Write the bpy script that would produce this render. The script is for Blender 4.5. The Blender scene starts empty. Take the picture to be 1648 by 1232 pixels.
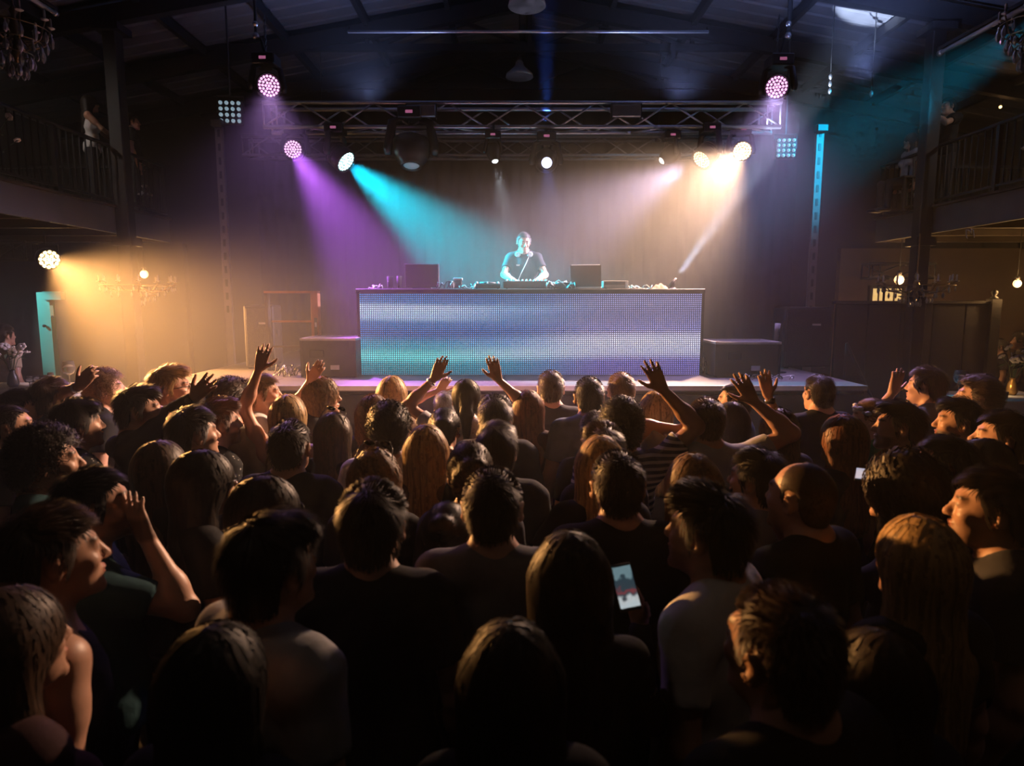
import bpy, math, random
import numpy as np
from mathutils import Vector, Matrix

random.seed(7)
rng = np.random.default_rng(7)
SC = bpy.context.scene
COL = SC.collection
PI = math.pi
R = math.radians

# ------------------------------------------------------------------ camera
FPX = 1050.0                       # focal length in pixels of the 1648x1232 frame
CAM_Z = 2.30
PITCH = math.atan(131.0 / FPX)     # camera looks slightly down
cam_d = bpy.data.cameras.new('camera')
cam_d.sensor_fit = 'HORIZONTAL'; cam_d.sensor_width = 36.0
cam_d.lens = FPX / 1648.0 * 36.0
cam_d.clip_start = 0.05; cam_d.clip_end = 100
cam_d.dof.use_dof = True
cam_d.dof.focus_distance = 6.2
cam_d.dof.aperture_fstop = 2.8
cam = bpy.data.objects.new('camera', cam_d)
COL.objects.link(cam)
cam.location = (0, 0, CAM_Z)
cam.rotation_euler = (PI / 2 - PITCH, 0, 0)
SC.camera = cam

def ray(px, py):
    u = (px - 824.0) / FPX; v = (616.0 - py) / FPX
    c, s = math.cos(PITCH), math.sin(PITCH)
    return Vector((u, c + v * s, -s + v * c))
def at(px, py, Y):
    """world point on the sight line of a photograph pixel at world depth Y"""
    r = ray(px, py); t = Y / r.y
    return Vector((r.x * t, Y, CAM_Z + r.z * t))
def at_z(px, py, z):
    r = ray(px, py); t = (z - CAM_Z) / r.z
    return Vector((r.x * t, r.y * t, z))

# ------------------------------------------------------------------ world, colour management, sampling
w = bpy.data.worlds.new('night'); SC.world = w
w.use_nodes = True
w.node_tree.nodes['Background'].inputs[0].default_value = (0.25, 0.24, 0.32, 1)
w.node_tree.nodes['Background'].inputs[1].default_value = 0.006
vs = SC.view_settings
vs.view_transform = 'Standard'; vs.look = 'None'; vs.gamma = 1.0; vs.use_curve_mapping = False
vs.exposure = 0.0
SC.display_settings.display_device = 'sRGB'
cy = SC.cycles
cy.use_denoising = True
cy.use_adaptive_sampling = True; cy.adaptive_threshold = 0.08; cy.adaptive_min_samples = 12
cy.max_bounces = 4; cy.diffuse_bounces = 1; cy.glossy_bounces = 1
cy.transmission_bounces = 4; cy.transparent_max_bounces = 6; cy.volume_bounces = 0; cy.volume_step_rate = 2.0
cy.caustics_reflective = False; cy.caustics_refractive = False
cy.sample_clamp_indirect = 4.0; cy.sample_clamp_direct = 0.0

# ------------------------------------------------------------------ stage lighting (most lamps sit in fixtures built below, the roof fill has none)
def spot(name, loc, target, color, energy, angle, blend=0.5, radius=0.07):
    d = bpy.data.lights.new(name, 'SPOT')
    d.color = color; d.energy = energy; d.spot_size = R(angle); d.spot_blend = blend
    d.shadow_soft_size = radius
    o = bpy.data.objects.new(name, d); COL.objects.link(o)
    o.location = loc
    o.rotation_euler = (Vector(target) - Vector(loc)).to_track_quat('-Z', 'Y').to_euler()
    return o
def bulb(name, loc, color, energy, radius=0.05):
    d = bpy.data.lights.new(name, 'POINT')
    d.color = color; d.energy = energy; d.shadow_soft_size = radius
    o = bpy.data.objects.new(name, d); COL.objects.link(o); o.location = loc
    return o

FX = {   # fixtures: lens centre, aim
    'amber_stage': (at(1195, 243, 7.9), Vector((0.45, 5.9, 2.0))),
    'purple':      (at(471, 240, 7.9), Vector((-1.15, 6.6, 2.2))),
    'cyan':        (at(558, 261, 7.9), Vector((-0.2, 7.25, 2.5))),
    'amber_left':  (at(80, 418, 7.9), Vector((0.3, 3.95, 0.45))),
    'pink_left':   (at(433, 138, 7.2), Vector((-1.9, 5.4, 1.4))),
    'pink_right':  (at(1250, 140, 7.2), Vector((2.0, 5.6, 1.4))),
    'table':       (at(1087, 449, 7.05), at(1205, 285, 7.6)),
    'blue':        (at(880, 262, 7.75), Vector((0.42, 5.0, 1.6))),
    'small':       (at(797, 260, 7.75), Vector((0.1, 7.0, 2.4))),
    'side_right':  (at(1112, 262, 7.9), Vector((0.2, 7.4, 2.8))),
}
def beam(key, color, energy, angle, blend=0.6, radius=0.08, push=0.07):
    a, b = FX[key]
    dvec = (b - a).normalized()
    return spot('lamp_' + key, a + dvec * push, b, color, energy, angle, blend, radius)
AMBER = (1.0, 0.45, 0.13)
beam('amber_stage', (1.0, 0.60, 0.38), 4600, 64, 0.9)
beam('purple', (0.50, 0.12, 0.90), 4000, 36, 0.75)
beam('cyan', (0.0, 0.60, 0.82), 6500, 38, 0.75)
beam('amber_left', AMBER, 8000, 48, 0.8)
beam('pink_left', (0.62, 0.32, 0.90), 620, 75, 0.9)
beam('pink_right', (0.62, 0.42, 0.95), 800, 75, 0.9)
beam('table', (0.62, 0.75, 1.0), 6000, 11, 0.5, 0.03, 0.06)
beam('blue', (0.15, 0.25, 1.0), 160, 24, 0.6, 0.04)
beam('side_right', (0.80, 0.62, 0.95), 1700, 54, 0.9)
beam('small', (0.8, 0.9, 1.0), 300, 26, 0.8, 0.04)
# blue beam of the upright moving head that lights the roof above the truss
spot('lamp_blue_up', at(880, 218, 8.15), at(878, -60, 8.05), (0.05, 0.18, 1.0), 1500, 15, 0.9, 0.04)
# teal and lilac washes high on the right
TEAL_POS = Vector((5.6, 6.8, 5.25))
spot('lamp_teal_right', TEAL_POS + Vector((-.12, .08, -.1)), (2.8, 9.4, 3.5), (0.0, 0.46, 0.80), 2800, 38, 1.0, 0.08)
spot('lamp_lilac_roof', (3.0, 5.9, 4.2), (3.7, 6.8, 5.95), (0.30, 0.42, 1.0), 700, 80, 1.0, 0.1)
# added faint blue fill over the truss, lifts the dark roof, without fixtures
spot('lamp_roof_left', at(600, 168, 8.05), at(500, -200, 7.6), (0.35, 0.45, 1.0), 80, 150, 1.0, 0.1)
spot('lamp_roof_right', at(1090, 168, 8.05), at(1150, -200, 7.6), (0.35, 0.45, 1.0), 80, 150, 1.0, 0.1)
# follow spot at the back of the hall on the DJ
spot('lamp_follow', (1.6, -3.0, 5.2), (0.12, 7.5, 2.9), (0.95, 0.97, 1.0), 1700, 7.0, 0.5, 0.06)
# ------------------------------------------------------------------ materials
MATS = {}
def mat(name, col, rough=0.6, metal=0.0, var=0.15, scale=8.0, emit=None, estr=0.0, bump=0.0, spec=0.5, sample=True, alpha=1.0, trans=0.0):
    if name in MATS: return MATS[name]
    m = bpy.data.materials.new(name); m.use_nodes = True
    nt = m.node_tree; b = nt.nodes['Principled BSDF']
    b.inputs['Roughness'].default_value = rough
    b.inputs['Metallic'].default_value = metal
    b.inputs['Specular IOR Level'].default_value = spec
    if trans: b.inputs['Transmission Weight'].default_value = trans
    if alpha < 1: b.inputs['Alpha'].default_value = alpha
    tc = nt.nodes.new('ShaderNodeTexCoord')
    nz = nt.nodes.new('ShaderNodeTexNoise'); nz.inputs['Scale'].default_value = scale
    nz.inputs['Detail'].default_value = 3
    nt.links.new(tc.outputs['Object'], nz.inputs['Vector'])
    mx = nt.nodes.new('ShaderNodeMix'); mx.data_type = 'RGBA'
    lo = [c * (1 - var) for c in col]; hi = [min(1, c * (1 + var)) for c in col]
    mx.inputs['A'].default_value = (*lo, 1); mx.inputs['B'].default_value = (*hi, 1)
    nt.links.new(nz.outputs['Fac'], mx.inputs['Factor'])
    nt.links.new(mx.outputs['Result'], b.inputs['Base Color'])
    if emit:
        b.inputs['Emission Color'].default_value = (*emit, 1)
        b.inputs['Emission Strength'].default_value = estr
        if not sample: m.cycles.emission_sampling = 'NONE'
    if bump:
        bp = nt.nodes.new('ShaderNodeBump'); bp.inputs['Strength'].default_value = bump
        bp.inputs['Distance'].default_value = 0.02
        nt.links.new(nz.outputs['Fac'], bp.inputs['Height'])
        nt.links.new(bp.outputs['Normal'], b.inputs['Normal'])
    MATS[name] = m
    return m

# ------------------------------------------------------------------ mesh helpers
class MB:
    """collects shapes into ONE mesh"""
    def __init__(s): s.v = []; s.f = []
    def add(s, vs, fs):
        n = len(s.v); s.v.extend([tuple(x) for x in vs]); s.f.extend([tuple(i + n for i in f) for f in fs]); return s
    def box(s, c, size, rot=None, bevel=0.0):
        x, y, z = [k / 2 for k in size]; c = Vector(c)
        if bevel <= 0 or bevel >= min(x, y, z):
            vs = [Vector((i * x, j * y, k * z)) for i in (-1, 1) for j in (-1, 1) for k in (-1, 1)]
            fs = [(0, 1, 3, 2), (4, 6, 7, 5), (0, 4, 5, 1), (2, 3, 7, 6), (0, 2, 6, 4), (1, 5, 7, 3)]
        else:       # chamfered box: 24 vertices
            b = bevel; vs = []; idx = {}
            for i in (-1, 1):
                for j in (-1, 1):
                    for k in (-1, 1):
                        for a in range(3):
                            p = [i * (x - b), j * (y - b), k * (z - b)]
                            p[a] += (i, j, k)[a] * b
                            idx[(i, j, k, a)] = len(vs); vs.append(Vector(p))
            fs = []
            for a in range(3):
                o1, o2 = [q for q in range(3) if q != a]
                for sgn in (-1, 1):
                    loop = []
                    for (p, q) in ((-1, -1), (1, -1), (1, 1), (-1, 1)):
                        t = [0, 0, 0]; t[a] = sgn; t[o1] = p; t[o2] = q
                        loop.append(idx[(*t, a)])
                    fs.append(loop)
            for a in range(3):
                o1, o2 = [q for q in range(3) if q != a]
                for p in (-1, 1):
                    for q in (-1, 1):
                        lo = [0, 0, 0]; hi = [0, 0, 0]
                        lo[a] = -1; hi[a] = 1
                        lo[o1] = hi[o1] = p; lo[o2] = hi[o2] = q
                        fs.append([idx[(*lo, o1)], idx[(*hi, o1)], idx[(*hi, o2)], idx[(*lo, o2)]])
            for i in (-1, 1):
                for j in (-1, 1):
                    for k in (-1, 1):
                        fs.append([idx[(i, j, k, a)] for a in range(3)])
        if rot is not None: vs = [rot @ v for v in vs]
        return s.add([v + c for v in vs], fs)
    def tube(s, pts, r, n=8, cap=True):
        pts = [Vector(p) for p in pts]; m = len(pts)
        rs = r if isinstance(r, (list, tuple)) else [r] * m
        vs = []; prev = None
        for i, p in enumerate(pts):
            t = (pts[min(i + 1, m - 1)] - pts[max(i - 1, 0)]).normalized()
            if prev is None:
                a = Vector((0, 0, 1)) if abs(t.z) < .9 else Vector((1, 0, 0))
                prev = t.cross(a).normalized()
            u = (prev - t * prev.dot(t)).normalized(); prev = u
            w_ = t.cross(u)
            for k in range(n):
                an = 2 * PI * k / n
                vs.append(p + (u * math.cos(an) + w_ * math.sin(an)) * rs[i])
        fs = []
        for i in range(m - 1):
            for k in range(n):
                a = i * n + k; b = i * n + (k + 1) % n
                fs.append((a, b, b + n, a + n))
        if cap: fs.append(tuple(range(n - 1, -1, -1))); fs.append(tuple((m - 1) * n + k for k in range(n)))
        return s.add(vs, fs)
    def lathe(s, prof, n=20, M=None):
        """prof: list of (radius, z); M: 4x4 placing matrix"""
        vs = []; m = len(prof)
        for r, z in prof:
            for k in range(n):
                a = 2 * PI * k / n
                vs.append(Vector((r * math.cos(a), r * math.sin(a), z)))
        fs = []
        for i in range(m - 1):
            for k in range(n):
                a = i * n + k; b = i * n + (k + 1) % n
                fs.append((a, b, b + n, a + n))
        fs.append(tuple(range(n - 1, -1, -1))); fs.append(tuple((m - 1) * n + k for k in range(n)))
        if M is not None: vs = [M @ v for v in vs]
        return s.add(vs, fs)
    def ball(s, c, r, n=10, m=6, sc=(1, 1, 1)):
        vs = [Vector((0, 0, 1))]; fs = []
        for i in range(1, m):
            th = PI * i / m
            for k in range(n):
                a = 2 * PI * k / n
                vs.append(Vector((math.sin(th) * math.cos(a), math.sin(th) * math.sin(a), math.cos(th))))
        vs.append(Vector((0, 0, -1)))
        for k in range(n): fs.append((0, 1 + k, 1 + (k + 1) % n))
        for i in range(m - 2):
            for k in range(n):
                a = 1 + i * n + k; b = 1 + i * n + (k + 1) % n
                fs.append((a, a + n, b + n, b))
        e = len(vs) - 1
        for k in range(n): fs.append((e, e - n + (k + 1) % n, e - n + k))
        c = Vector(c)
        return s.add([Vector((v.x * sc[0], v.y * sc[1], v.z * sc[2])) * r + c for v in vs], fs)
    def mesh(s, name, m=None, smooth=False):
        me = bpy.data.meshes.new(name); me.from_pydata([tuple(v) for v in s.v], [], s.f)
        if m: me.materials.append(m)
        if smooth: me.polygons.foreach_set('use_smooth', [True] * len(me.polygons))
        me.update(); return me
    def build(s, name, m, parent=None, smooth=False, loc=None):
        return link(name, s.mesh(name, m, smooth), parent, loc)

def link(name, me, parent=None, loc=None, rot=None, scale=None):
    o = bpy.data.objects.new(name, me); COL.objects.link(o)
    if parent: o.parent = parent
    if loc is not None: o.location = loc
    if rot is not None: o.rotation_euler = rot
    if scale is not None: o.scale = scale
    return o
def tag(o, label=None, cat=None, group=None, kind=None):
    if label: o['label'] = label
    if cat: o['category'] = cat
    if group: o['group'] = group
    if kind: o['kind'] = kind
    return o
def thing(name, label, cat, loc=(0, 0, 0), rz=0.0, group=None):
    o = bpy.data.objects.new(name, None); COL.objects.link(o)
    o.location = loc; o.rotation_euler = (0, 0, rz); o.empty_display_size = 0.1
    return tag(o, label, cat, group)
def struct(name, mb, m, parent=None):
    o = mb.build(name, m, parent)
    if not parent: o['kind'] = 'structure'
    return o
def barmesh(length, wx, wz, m, name='bar', bevel=0.0):
    """unit bar along +Z from the origin"""
    b = MB(); b.box((0, 0, length / 2), (wx, wz, length), bevel=bevel); return b.mesh(name, m)
def orient(a, b):
    d = Vector(b) - Vector(a)
    return d.to_track_quat('Z', 'Y').to_euler()
def Mdir(loc, d, up='Y'):
    q = Vector(d).to_track_quat('Z', up)
    return Matrix.Translation(Vector(loc)) @ q.to_matrix().to_4x4()

BLACK = mat('black_paint', (0.012, 0.012, 0.014), 0.55, 0, 0.3)
DRAPE = mat('black_drape', (0.005, 0.005, 0.006), 0.95, 0, 0.3, 5)
BLACKW = mat('black_wall', (0.022, 0.021, 0.023), 0.85, 0, 0.35, 3, bump=0.1)
ALU = mat('aluminium', (0.62, 0.62, 0.64), 0.38, 0.9, 0.08, 20)
STEEL = mat('dark_steel', (0.045, 0.045, 0.05), 0.5, 0.5, 0.2)
PLAST = mat('black_plastic', (0.015, 0.015, 0.017), 0.35, 0, 0.1)
# ================================================================== THE SETTING
CX = 0.25                       # the hall's middle line
WL, WR = -8.0, 8.5              # side walls
YB = 12.0                       # back wall
floor_m = mat('floor_boards', (0.035, 0.028, 0.024), 0.6, 0, 0.3, 4, bump=0.1)
struct('floor', MB().box(((WL + WR) / 2, 4.4, -0.05), (WR - WL + 0.4, 16.0, 0.1)), floor_m)
struct('wall_back', MB().box(((WL + WR) / 2, YB + 0.1, 3.3), (WR - WL + 0.4, 0.2, 6.6)), BLACKW)
struct('wall_left', MB().box((WL - 0.1, 4.4, 3.3), (0.2, 16.0, 6.6)), BLACKW)
struct('wall_right', MB().box((WR + 0.1, 4.4, 3.3), (0.2, 16.0, 6.6)), BLACKW)
struct('wall_rear', MB().box(((WL + WR) / 2, -3.6, 3.3), (WR - WL + 0.4, 0.2, 6.6)), BLACKW)

# ---- gable roof: panels on purlins on steel frames
SL = 0.175; ZR = 6.62
def roofz(x): return ZR - SL * abs(x - CX)
roof_m = mat('roof_sheet', (0.16, 0.16, 0.18), 0.7, 0, 0.2, 6)
beam_m = mat('roof_steel', (0.030, 0.030, 0.034), 0.6, 0.2, 0.25)
ceil = MB()
ceil.add([(WL - .2, -3.6, roofz(WL - .2) + .12), (CX, -3.6, ZR + .12), (CX, YB + .2, ZR + .12), (WL - .2, YB + .2, roofz(WL - .2) + .12),
          (WR + .2, -3.6, roofz(WR + .2) + .12), (WR + .2, YB + .2, roofz(WR + .2) + .12)], [(0, 1, 2, 3), (1, 4, 5, 2)])
ceiling = struct('ceiling', ceil, roof_m)
FR = [4.75, 6.42, 8.1, 9.75, 11.4]             # frame depths
PUR = [0.0, 1.15, 2.3, 3.45, 4.6, 5.75, 6.9, 8.05]
for i in range(len(FR) - 1):
    y0, y1 = FR[i], FR[i + 1]
    for sx in (-1, 1):
        for j in range(len(PUR) - 1):
            xa, xb = CX + sx * (PUR[j] + .035), CX + sx * (PUR[j + 1] - .035)
            p = MB(); n = 6
            for k in range(n):                 # folded metal sheet: ridges run down the slope
                ya = y0 + .03 + (y1 - y0 - .06) * k / n; yb = y0 + .03 + (y1 - y0 - .06) * (k + 1) / n; ym = (ya + yb) / 2
                za, zb = roofz(xa) + .05, roofz(xb) + .05
                p.add([(xa, ya, za), (xb, ya, zb), (xb, ym - .03, zb), (xa, ym - .03, za), (xa, ym, za + .022), (xb, ym, zb + .022), (xb, ym + .03, zb), (xa, ym + .03, za), (xa, yb, za), (xb, yb, zb)],
                      [(0, 1, 2, 3), (3, 2, 5, 4), (4, 5, 6, 7), (7, 6, 9, 8)])
            p.build('roof_panel', roof_m, ceiling)
for sx in (-1, 1):
    for q in PUR[:-1]:
        if sx < 0 and q == 0: continue
        x = CX + sx * q
        MB().box((x, (FR[0] + YB) / 2, roofz(x) - .02), (0.07, YB - FR[0], 0.12)).build('purlin', beam_m, ceiling)
def frame(Y, label):
    t = thing('roof_truss', label, 'roof truss', (CX, Y, 0), 0, 'steel roof trusses')
    zr = ZR - .14
    def bar(name, a, b, wx=.09, wz=.14):
        a, b = Vector(a), Vector(b); L = (b - a).length
        o = link(name, barmesh(L, wx, wz, beam_m, name), t, a, orient(a, b)); return o
    W = 5.0
    for sx in (-1, 1):
        bar('rafter', (0, 0, zr), (sx * W, 0, zr - SL * W), .11, .2)
        bar('rafter_end', (sx * W, 0, zr - SL * W), (sx * 8.1, 0, zr - SL * 8.1), .11, .2)
        zc = zr - .62
        bar('web_brace', (0, 0, zc), (sx * 1.15, 0, zr - SL * 1.15), .05, .05)
        bar('web_brace', (sx * 1.15, 0, zr - SL * 1.15), (sx * 2.2, 0, zc), .05, .05)
        bar('web_post', (sx * 2.3, 0, zc), (sx * 2.3, 0, zr - SL * 2.3), .05, .05)
    bar('collar_tie', (-W, 0, zr - .62), (W, 0, zr - .62), .07, .09)
    bar('king_post', (0, 0, zr - .62), (0, 0, zr), .06, .06)
    # slack sag rods below the collar
    bar('tie_rod', (-1.9, 0, zr - .62), (0, 0, zr - .02), .025, .025)
    bar('tie_rod', (1.9, 0, zr - .62), (0, 0, zr - .02), .025, .025)
for Y, l in zip(FR[2:], ('nearest steel roof truss, its collar tie crossing the top of the picture',
                         'middle steel roof truss above the lighting truss', 'rearmost steel roof truss against the back wall')):
    frame(Y, l)

# ---- columns and balconies
col_m = mat('column_paint', (0.028, 0.027, 0.03), 0.6, 0.1, 0.2)
def column(x, Y, label):
    t = thing('column', label, 'column', (x, Y, 0), 0, 'steel columns')
    MB().box((0, 0, 2.75), (.16, .16, 5.5), bevel=.01).build('shaft', col_m, t)
    MB().box((0, 0, .02), (.3, .3, .04)).build('base_plate', col_m, t)
    MB().box((0, 0, 5.46), (.3, .3, .08)).build('head_plate', col_m, t)
    MB().box((0, 0, 3.02), (.24, .24, .1)).build('bracket', col_m, t)
XL, XR = -4.8, 5.1
column(-4.69, 8.1, 'dark steel column carrying the balcony on the left')
column(4.98, 8.1, 'dark steel column carrying the balcony on the right')
conc = mat('balcony_concrete', (0.10, 0.095, 0.085), 0.85, 0, 0.25, 5, bump=0.1)
fasc = mat('balcony_fascia', (0.11, 0.11, 0.12), 0.7, 0, 0.25, 4)
wood_d = mat('dark_timber', (0.06, 0.045, 0.035), 0.7, 0, 0.3, 6)
Y0B, Y1B = 2.0, 9.3
def balcony(side, label, rlabel):
    xe = XL if side < 0 else XR; xw = WL if side < 0 else WR
    zt, zb = 3.42, 3.12
    t = thing('balcony', label, 'balcony', ((xe + xw) / 2, (Y0B + Y1B) / 2, zb), 0, 'side balconies')
    def part(name, c, s, m): MB().box(Vector(c) - t.location, s).build(name, m, t)
    part('slab', ((xe + xw) / 2, (Y0B + Y1B) / 2, zt - .08), (abs(xe - xw) - .02, Y1B - Y0B, .16), conc)
    part('fascia', (xe, (Y0B + Y1B) / 2, (zt + zb) / 2), (.05, Y1B - Y0B, zt - zb), fasc)
    part('end_fascia', ((xe + xw) / 2, Y1B, (zt + zb) / 2), (abs(xe - xw), .05, zt - zb), fasc)
    part('ledge', (xe - side * .05 * 0, (Y0B + Y1B) / 2, zt + .012), (.14, Y1B - Y0B, .024), wood_d)
    y = Y0B + .4
    while y < Y1B:
        part('joist', ((xe + xw) / 2, y, zb + .06), (abs(xe - xw) - .1, .08, .12), wood_d); y += .85
    # railing
    r = thing('balcony_railing', rlabel, 'railing', (xe, (Y0B + Y1B) / 2, zt), 0, 'balcony railings')
    L = Y1B - Y0B; h = .72
    MB().box((0, 0, h), (.05, L, .035), bevel=.008).build('top_rail', STEEL, r)
    MB().box((0, 0, .09), (.03, L, .025)).build('bottom_rail', STEEL, r)
    pm = barmesh(h, .045, .045, STEEL, 'post'); bm = barmesh(h - .1, .014, .014, STEEL, 'baluster')
    y = -L / 2 + .05; k = 0
    while y < L / 2:
        if k % 12 == 0: link('post', pm, r, (0, y, 0))
        else: link('baluster', bm, r, (0, y, .09))
        y += .105; k += 1
    # return rail along the stage end of the balcony
    wdt = abs(xe - xw); cxr = (xw - xe) / 2
    MB().box((cxr, L / 2, h), (wdt, .05, .035)).build('end_rail', STEEL, r)
    MB().box((cxr, L / 2, .09), (wdt, .03, .025)).build('end_rail', STEEL, r)
    k = 0
    while k * .11 < wdt - .1:
        link('baluster', bm, r, ((k * .11 + .08) * (1 if side > 0 else -1), L / 2, .09)); k += 1
balcony(-1, 'left-hand balcony with dark fascia, amber light under it', 'dark railing with thin balusters along the left balcony')
balcony(1, 'right-hand balcony with grey fascia above the tables', 'dark railing with thin balusters along the right balcony')

# ---- stage
ZS = at(854, 602, 6.75).z                   # deck height
YS = at_z(854, 620, ZS).y                   # front edge
deck_m = mat('stage_deck', (0.085, 0.08, 0.085), 0.45, 0, 0.25, 7)
sx0, sx1 = -3.35, at(1395, 620, YS).x
stage = thing('stage', 'black stage platform with a pale metal front edge', 'stage', ((sx0 + sx1) / 2, (YS + YB - .4) / 2, 0))
o_ = stage.location.copy()
def sp(name, c, s, m, bevel=0): return MB().box(Vector(c) - o_, s, bevel=bevel).build(name, m, stage)
nb = 6
for i in range(nb):
    xa = sx0 + (sx1 - sx0) * i / nb; xb = sx0 + (sx1 - sx0) * (i + 1) / nb
    for j in range(3):
        ya = YS + .02 + (YB - .45 - YS) * j / 3; yb = YS + .02 + (YB - .45 - YS) * (j + 1) / 3
        sp('deck_panel', ((xa + xb) / 2, (ya + yb) / 2, ZS - .03), (xb - xa - .006, yb - ya - .006, .06), deck_m)
    sp('front_panel', ((xa + xb) / 2, YS + .03, (ZS - .08) / 2), (xb - xa - .012, .03, ZS - .1), BLACKW)
sp('edge_trim', ((sx0 + sx1) / 2, YS - .005, ZS - .022), (sx1 - sx0, .03, .044), ALU)
sp('substructure', ((sx0 + sx1) / 2, (YS + YB - .4) / 2 + .05, (ZS - .08) / 2), (sx1 - sx0 - .1, YB - .6 - YS, ZS - .12), BLACK)
# black drape behind the stage, in folds
def drape(x0, x1, Y, z0, z1, label):
    b = MB(); n = int((x1 - x0) / .06); vs = []
    for i in range(n + 1):
        x = x0 + (x1 - x0) * i / n
        y = Y + .018 * math.sin(i * 1.9) + .012 * math.sin(i * .67)
        vs += [(x, y, z0), (x, y, z1)]
    fs = [(2 * i, 2 * i + 2, 2 * i + 3, 2 * i + 1) for i in range(n)]
    b.add(vs, fs)
    tag(b.build('stage_curtain', DRAPE, None, True), label, 'curtain')
drape(-4.4, 4.9, 11.6, 0.02, 5.5, 'black curtain hanging across the back of the stage')

# ---- haze: thin fog fills the hall beyond the first rows, thicker clouds hang over the stage and below the left balcony
def fog(name, mb, label, density, aniso, cloud=False, loc=None, scale=None):
    hm = bpy.data.materials.new(name); hm.use_nodes = True
    nt = hm.node_tree; nt.nodes.clear()
    out = nt.nodes.new('ShaderNodeOutputMaterial'); vsn = nt.nodes.new('ShaderNodeVolumeScatter')
    vsn.inputs['Density'].default_value = density; vsn.inputs['Anisotropy'].default_value = aniso
    vsn.inputs['Color'].default_value = (1, 1, 1, 1)
    if cloud:
        tc = nt.nodes.new('ShaderNodeTexCoord'); gr = nt.nodes.new('ShaderNodeTexGradient'); gr.gradient_type = 'SPHERICAL'
        mr = nt.nodes.new('ShaderNodeMapRange'); mr.interpolation_type = 'SMOOTHSTEP'
        mr.inputs[1].default_value = 0.0; mr.inputs[2].default_value = 0.62; mr.inputs[4].default_value = density
        nt.links.new(tc.outputs['Object'], gr.inputs['Vector']); nt.links.new(gr.outputs['Fac'], mr.inputs[0])
        nt.links.new(mr.outputs[0], vsn.inputs['Density'])
    nt.links.new(vsn.outputs[0], out.inputs['Volume'])
    o = mb.build(name, hm); tag(o, label, 'haze', kind='stuff')
    if loc: o.location = loc
    if scale: o.scale = scale
    return o
fog('haze', MB().box((CX, 4.25, 2.9), (WR - WL - .1, 15.3, 5.7)), 'thin stage fog filling the hall', 0.0075, 0.1)
fog('fog_cloud', MB().ball((0, 0, 0), 1.0, 20, 12), 'thicker fog drifting over the stage', 0.034, 0.1, True, (0.75, 8.2, 3.55), (5.2, 3.0, 3.0))
fog('fog_cloud', MB().ball((0, 0, 0), 1.0, 20, 12), 'thicker fog in the amber light below the left balcony', 0.023, 0.1, True, (-3.6, 6.6, 2.05), (3.0, 2.6, 1.35))
# ================================================================== STAGE OBJECTS
# ---- LED screen on the front of the desk
YL = 6.75
pL, pR = at(578, 472, YL), at(1130, 472, YL)
pB = at(578, 603, YL)
LW, LH = pR.x - pL.x, pL.z - pB.z
NC = 176; NRW = max(8, round(NC * LH / LW))
led_m = bpy.data.materials.new('led_screen'); led_m.use_nodes = True
nt = led_m.node_tree; N = nt.nodes; Lk = nt.links
b = N['Principled BSDF']; b.inputs['Base Color'].default_value = (.01, .01, .012, 1); b.inputs['Roughness'].default_value = .6
tc = N.new('ShaderNodeTexCoord'); sep = N.new('ShaderNodeSeparateXYZ'); Lk.new(tc.outputs['UV'], sep.inputs[0])
def mth(op, a, b_=None, c=None):
    n = N.new('ShaderNodeMath'); n.operation = op
    for i, v in enumerate((a, b_, c)):
        if v is None: continue
        if isinstance(v, (int, float)): n.inputs[i].default_value = v
        else: Lk.new(v, n.inputs[i])
    return n.outputs[0]
def ramp(src, stops, interp='EASE'):
    n = N.new('ShaderNodeValToRGB'); n.color_ramp.interpolation = interp
    e = n.color_ramp.elements
    while len(e) < len(stops): e.new(0.5)
    for el, (p, c) in zip(e, stops): el.position = p; el.color = (*c, 1)
    Lk.new(src, n.inputs[0]); return n.outputs[0]
U, V = sep.outputs[0], sep.outputs[1]
# dots
fx = mth('SUBTRACT', mth('FRACT', mth('MULTIPLY', U, NC)), .5)
fy = mth('SUBTRACT', mth('FRACT', mth('MULTIPLY', V, NRW)), .5)
dx = mth('MULTIPLY', mth('ABSOLUTE', fx), 2.0); dy = mth('MULTIPLY', mth('ABSOLUTE', fy), 2.0)
dd = mth('MAXIMUM', dx, dy)
dot = mth('SUBTRACT', 1.0, mth('SMOOTH_MIN', 1.0, mth('MULTIPLY', mth('POWER', dd, 2.0), 3.0), .2))
dotm = mth('MAXIMUM', dot, 0.05)
# picture: soft horizontal streaks, teal to the left, lavender to the right
wob = mth('MULTIPLY', mth('SINE', mth('MULTIPLY', U, 5.0)), .018)
v2 = mth('ADD', V, wob)
left = ramp(v2, [(0.0, (.01, .20, .30)), (.12, (.01, .32, .40)), (.24, (.12, .85, .92)), (.36, (.02, .40, .56)), (.52, (.01, .14, .40)), (.64, (.02, .20, .48)), (.73, (.36, .62, 1.0)), (.84, (.46, .68, 1.0)), (.91, (.04, .22, .50)), (1.0, (.02, .16, .40))])
right = ramp(v2, [(0.0, (.15, .13, .42)), (.14, (.18, .16, .50)), (.30, (.64, .66, 1.0)), (.42, (.70, .70, 1.0)), (.56, (.26, .25, .54)), (.75, (.20, .20, .42)), (.88, (.22, .23, .46)), (1.0, (.15, .17, .38))])
mid = ramp(v2, [(0.0, (.01, .18, .36)), (.14, (.02, .28, .46)), (.28, (.38, .72, 1.0)), (.40, (.16, .40, .76)), (.55, (.03, .16, .44)), (.72, (.10, .28, .62)), (.82, (.20, .40, .78)), (.92, (.05, .18, .44)), (1.0, (.03, .12, .36))])
def mixc(f, a, b_):
    n = N.new('ShaderNodeMix'); n.data_type = 'RGBA'
    Lk.new(f, n.inputs['Factor']); Lk.new(a, n.inputs['A']); Lk.new(b_, n.inputs['B']); return n.outputs['Result']
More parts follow.
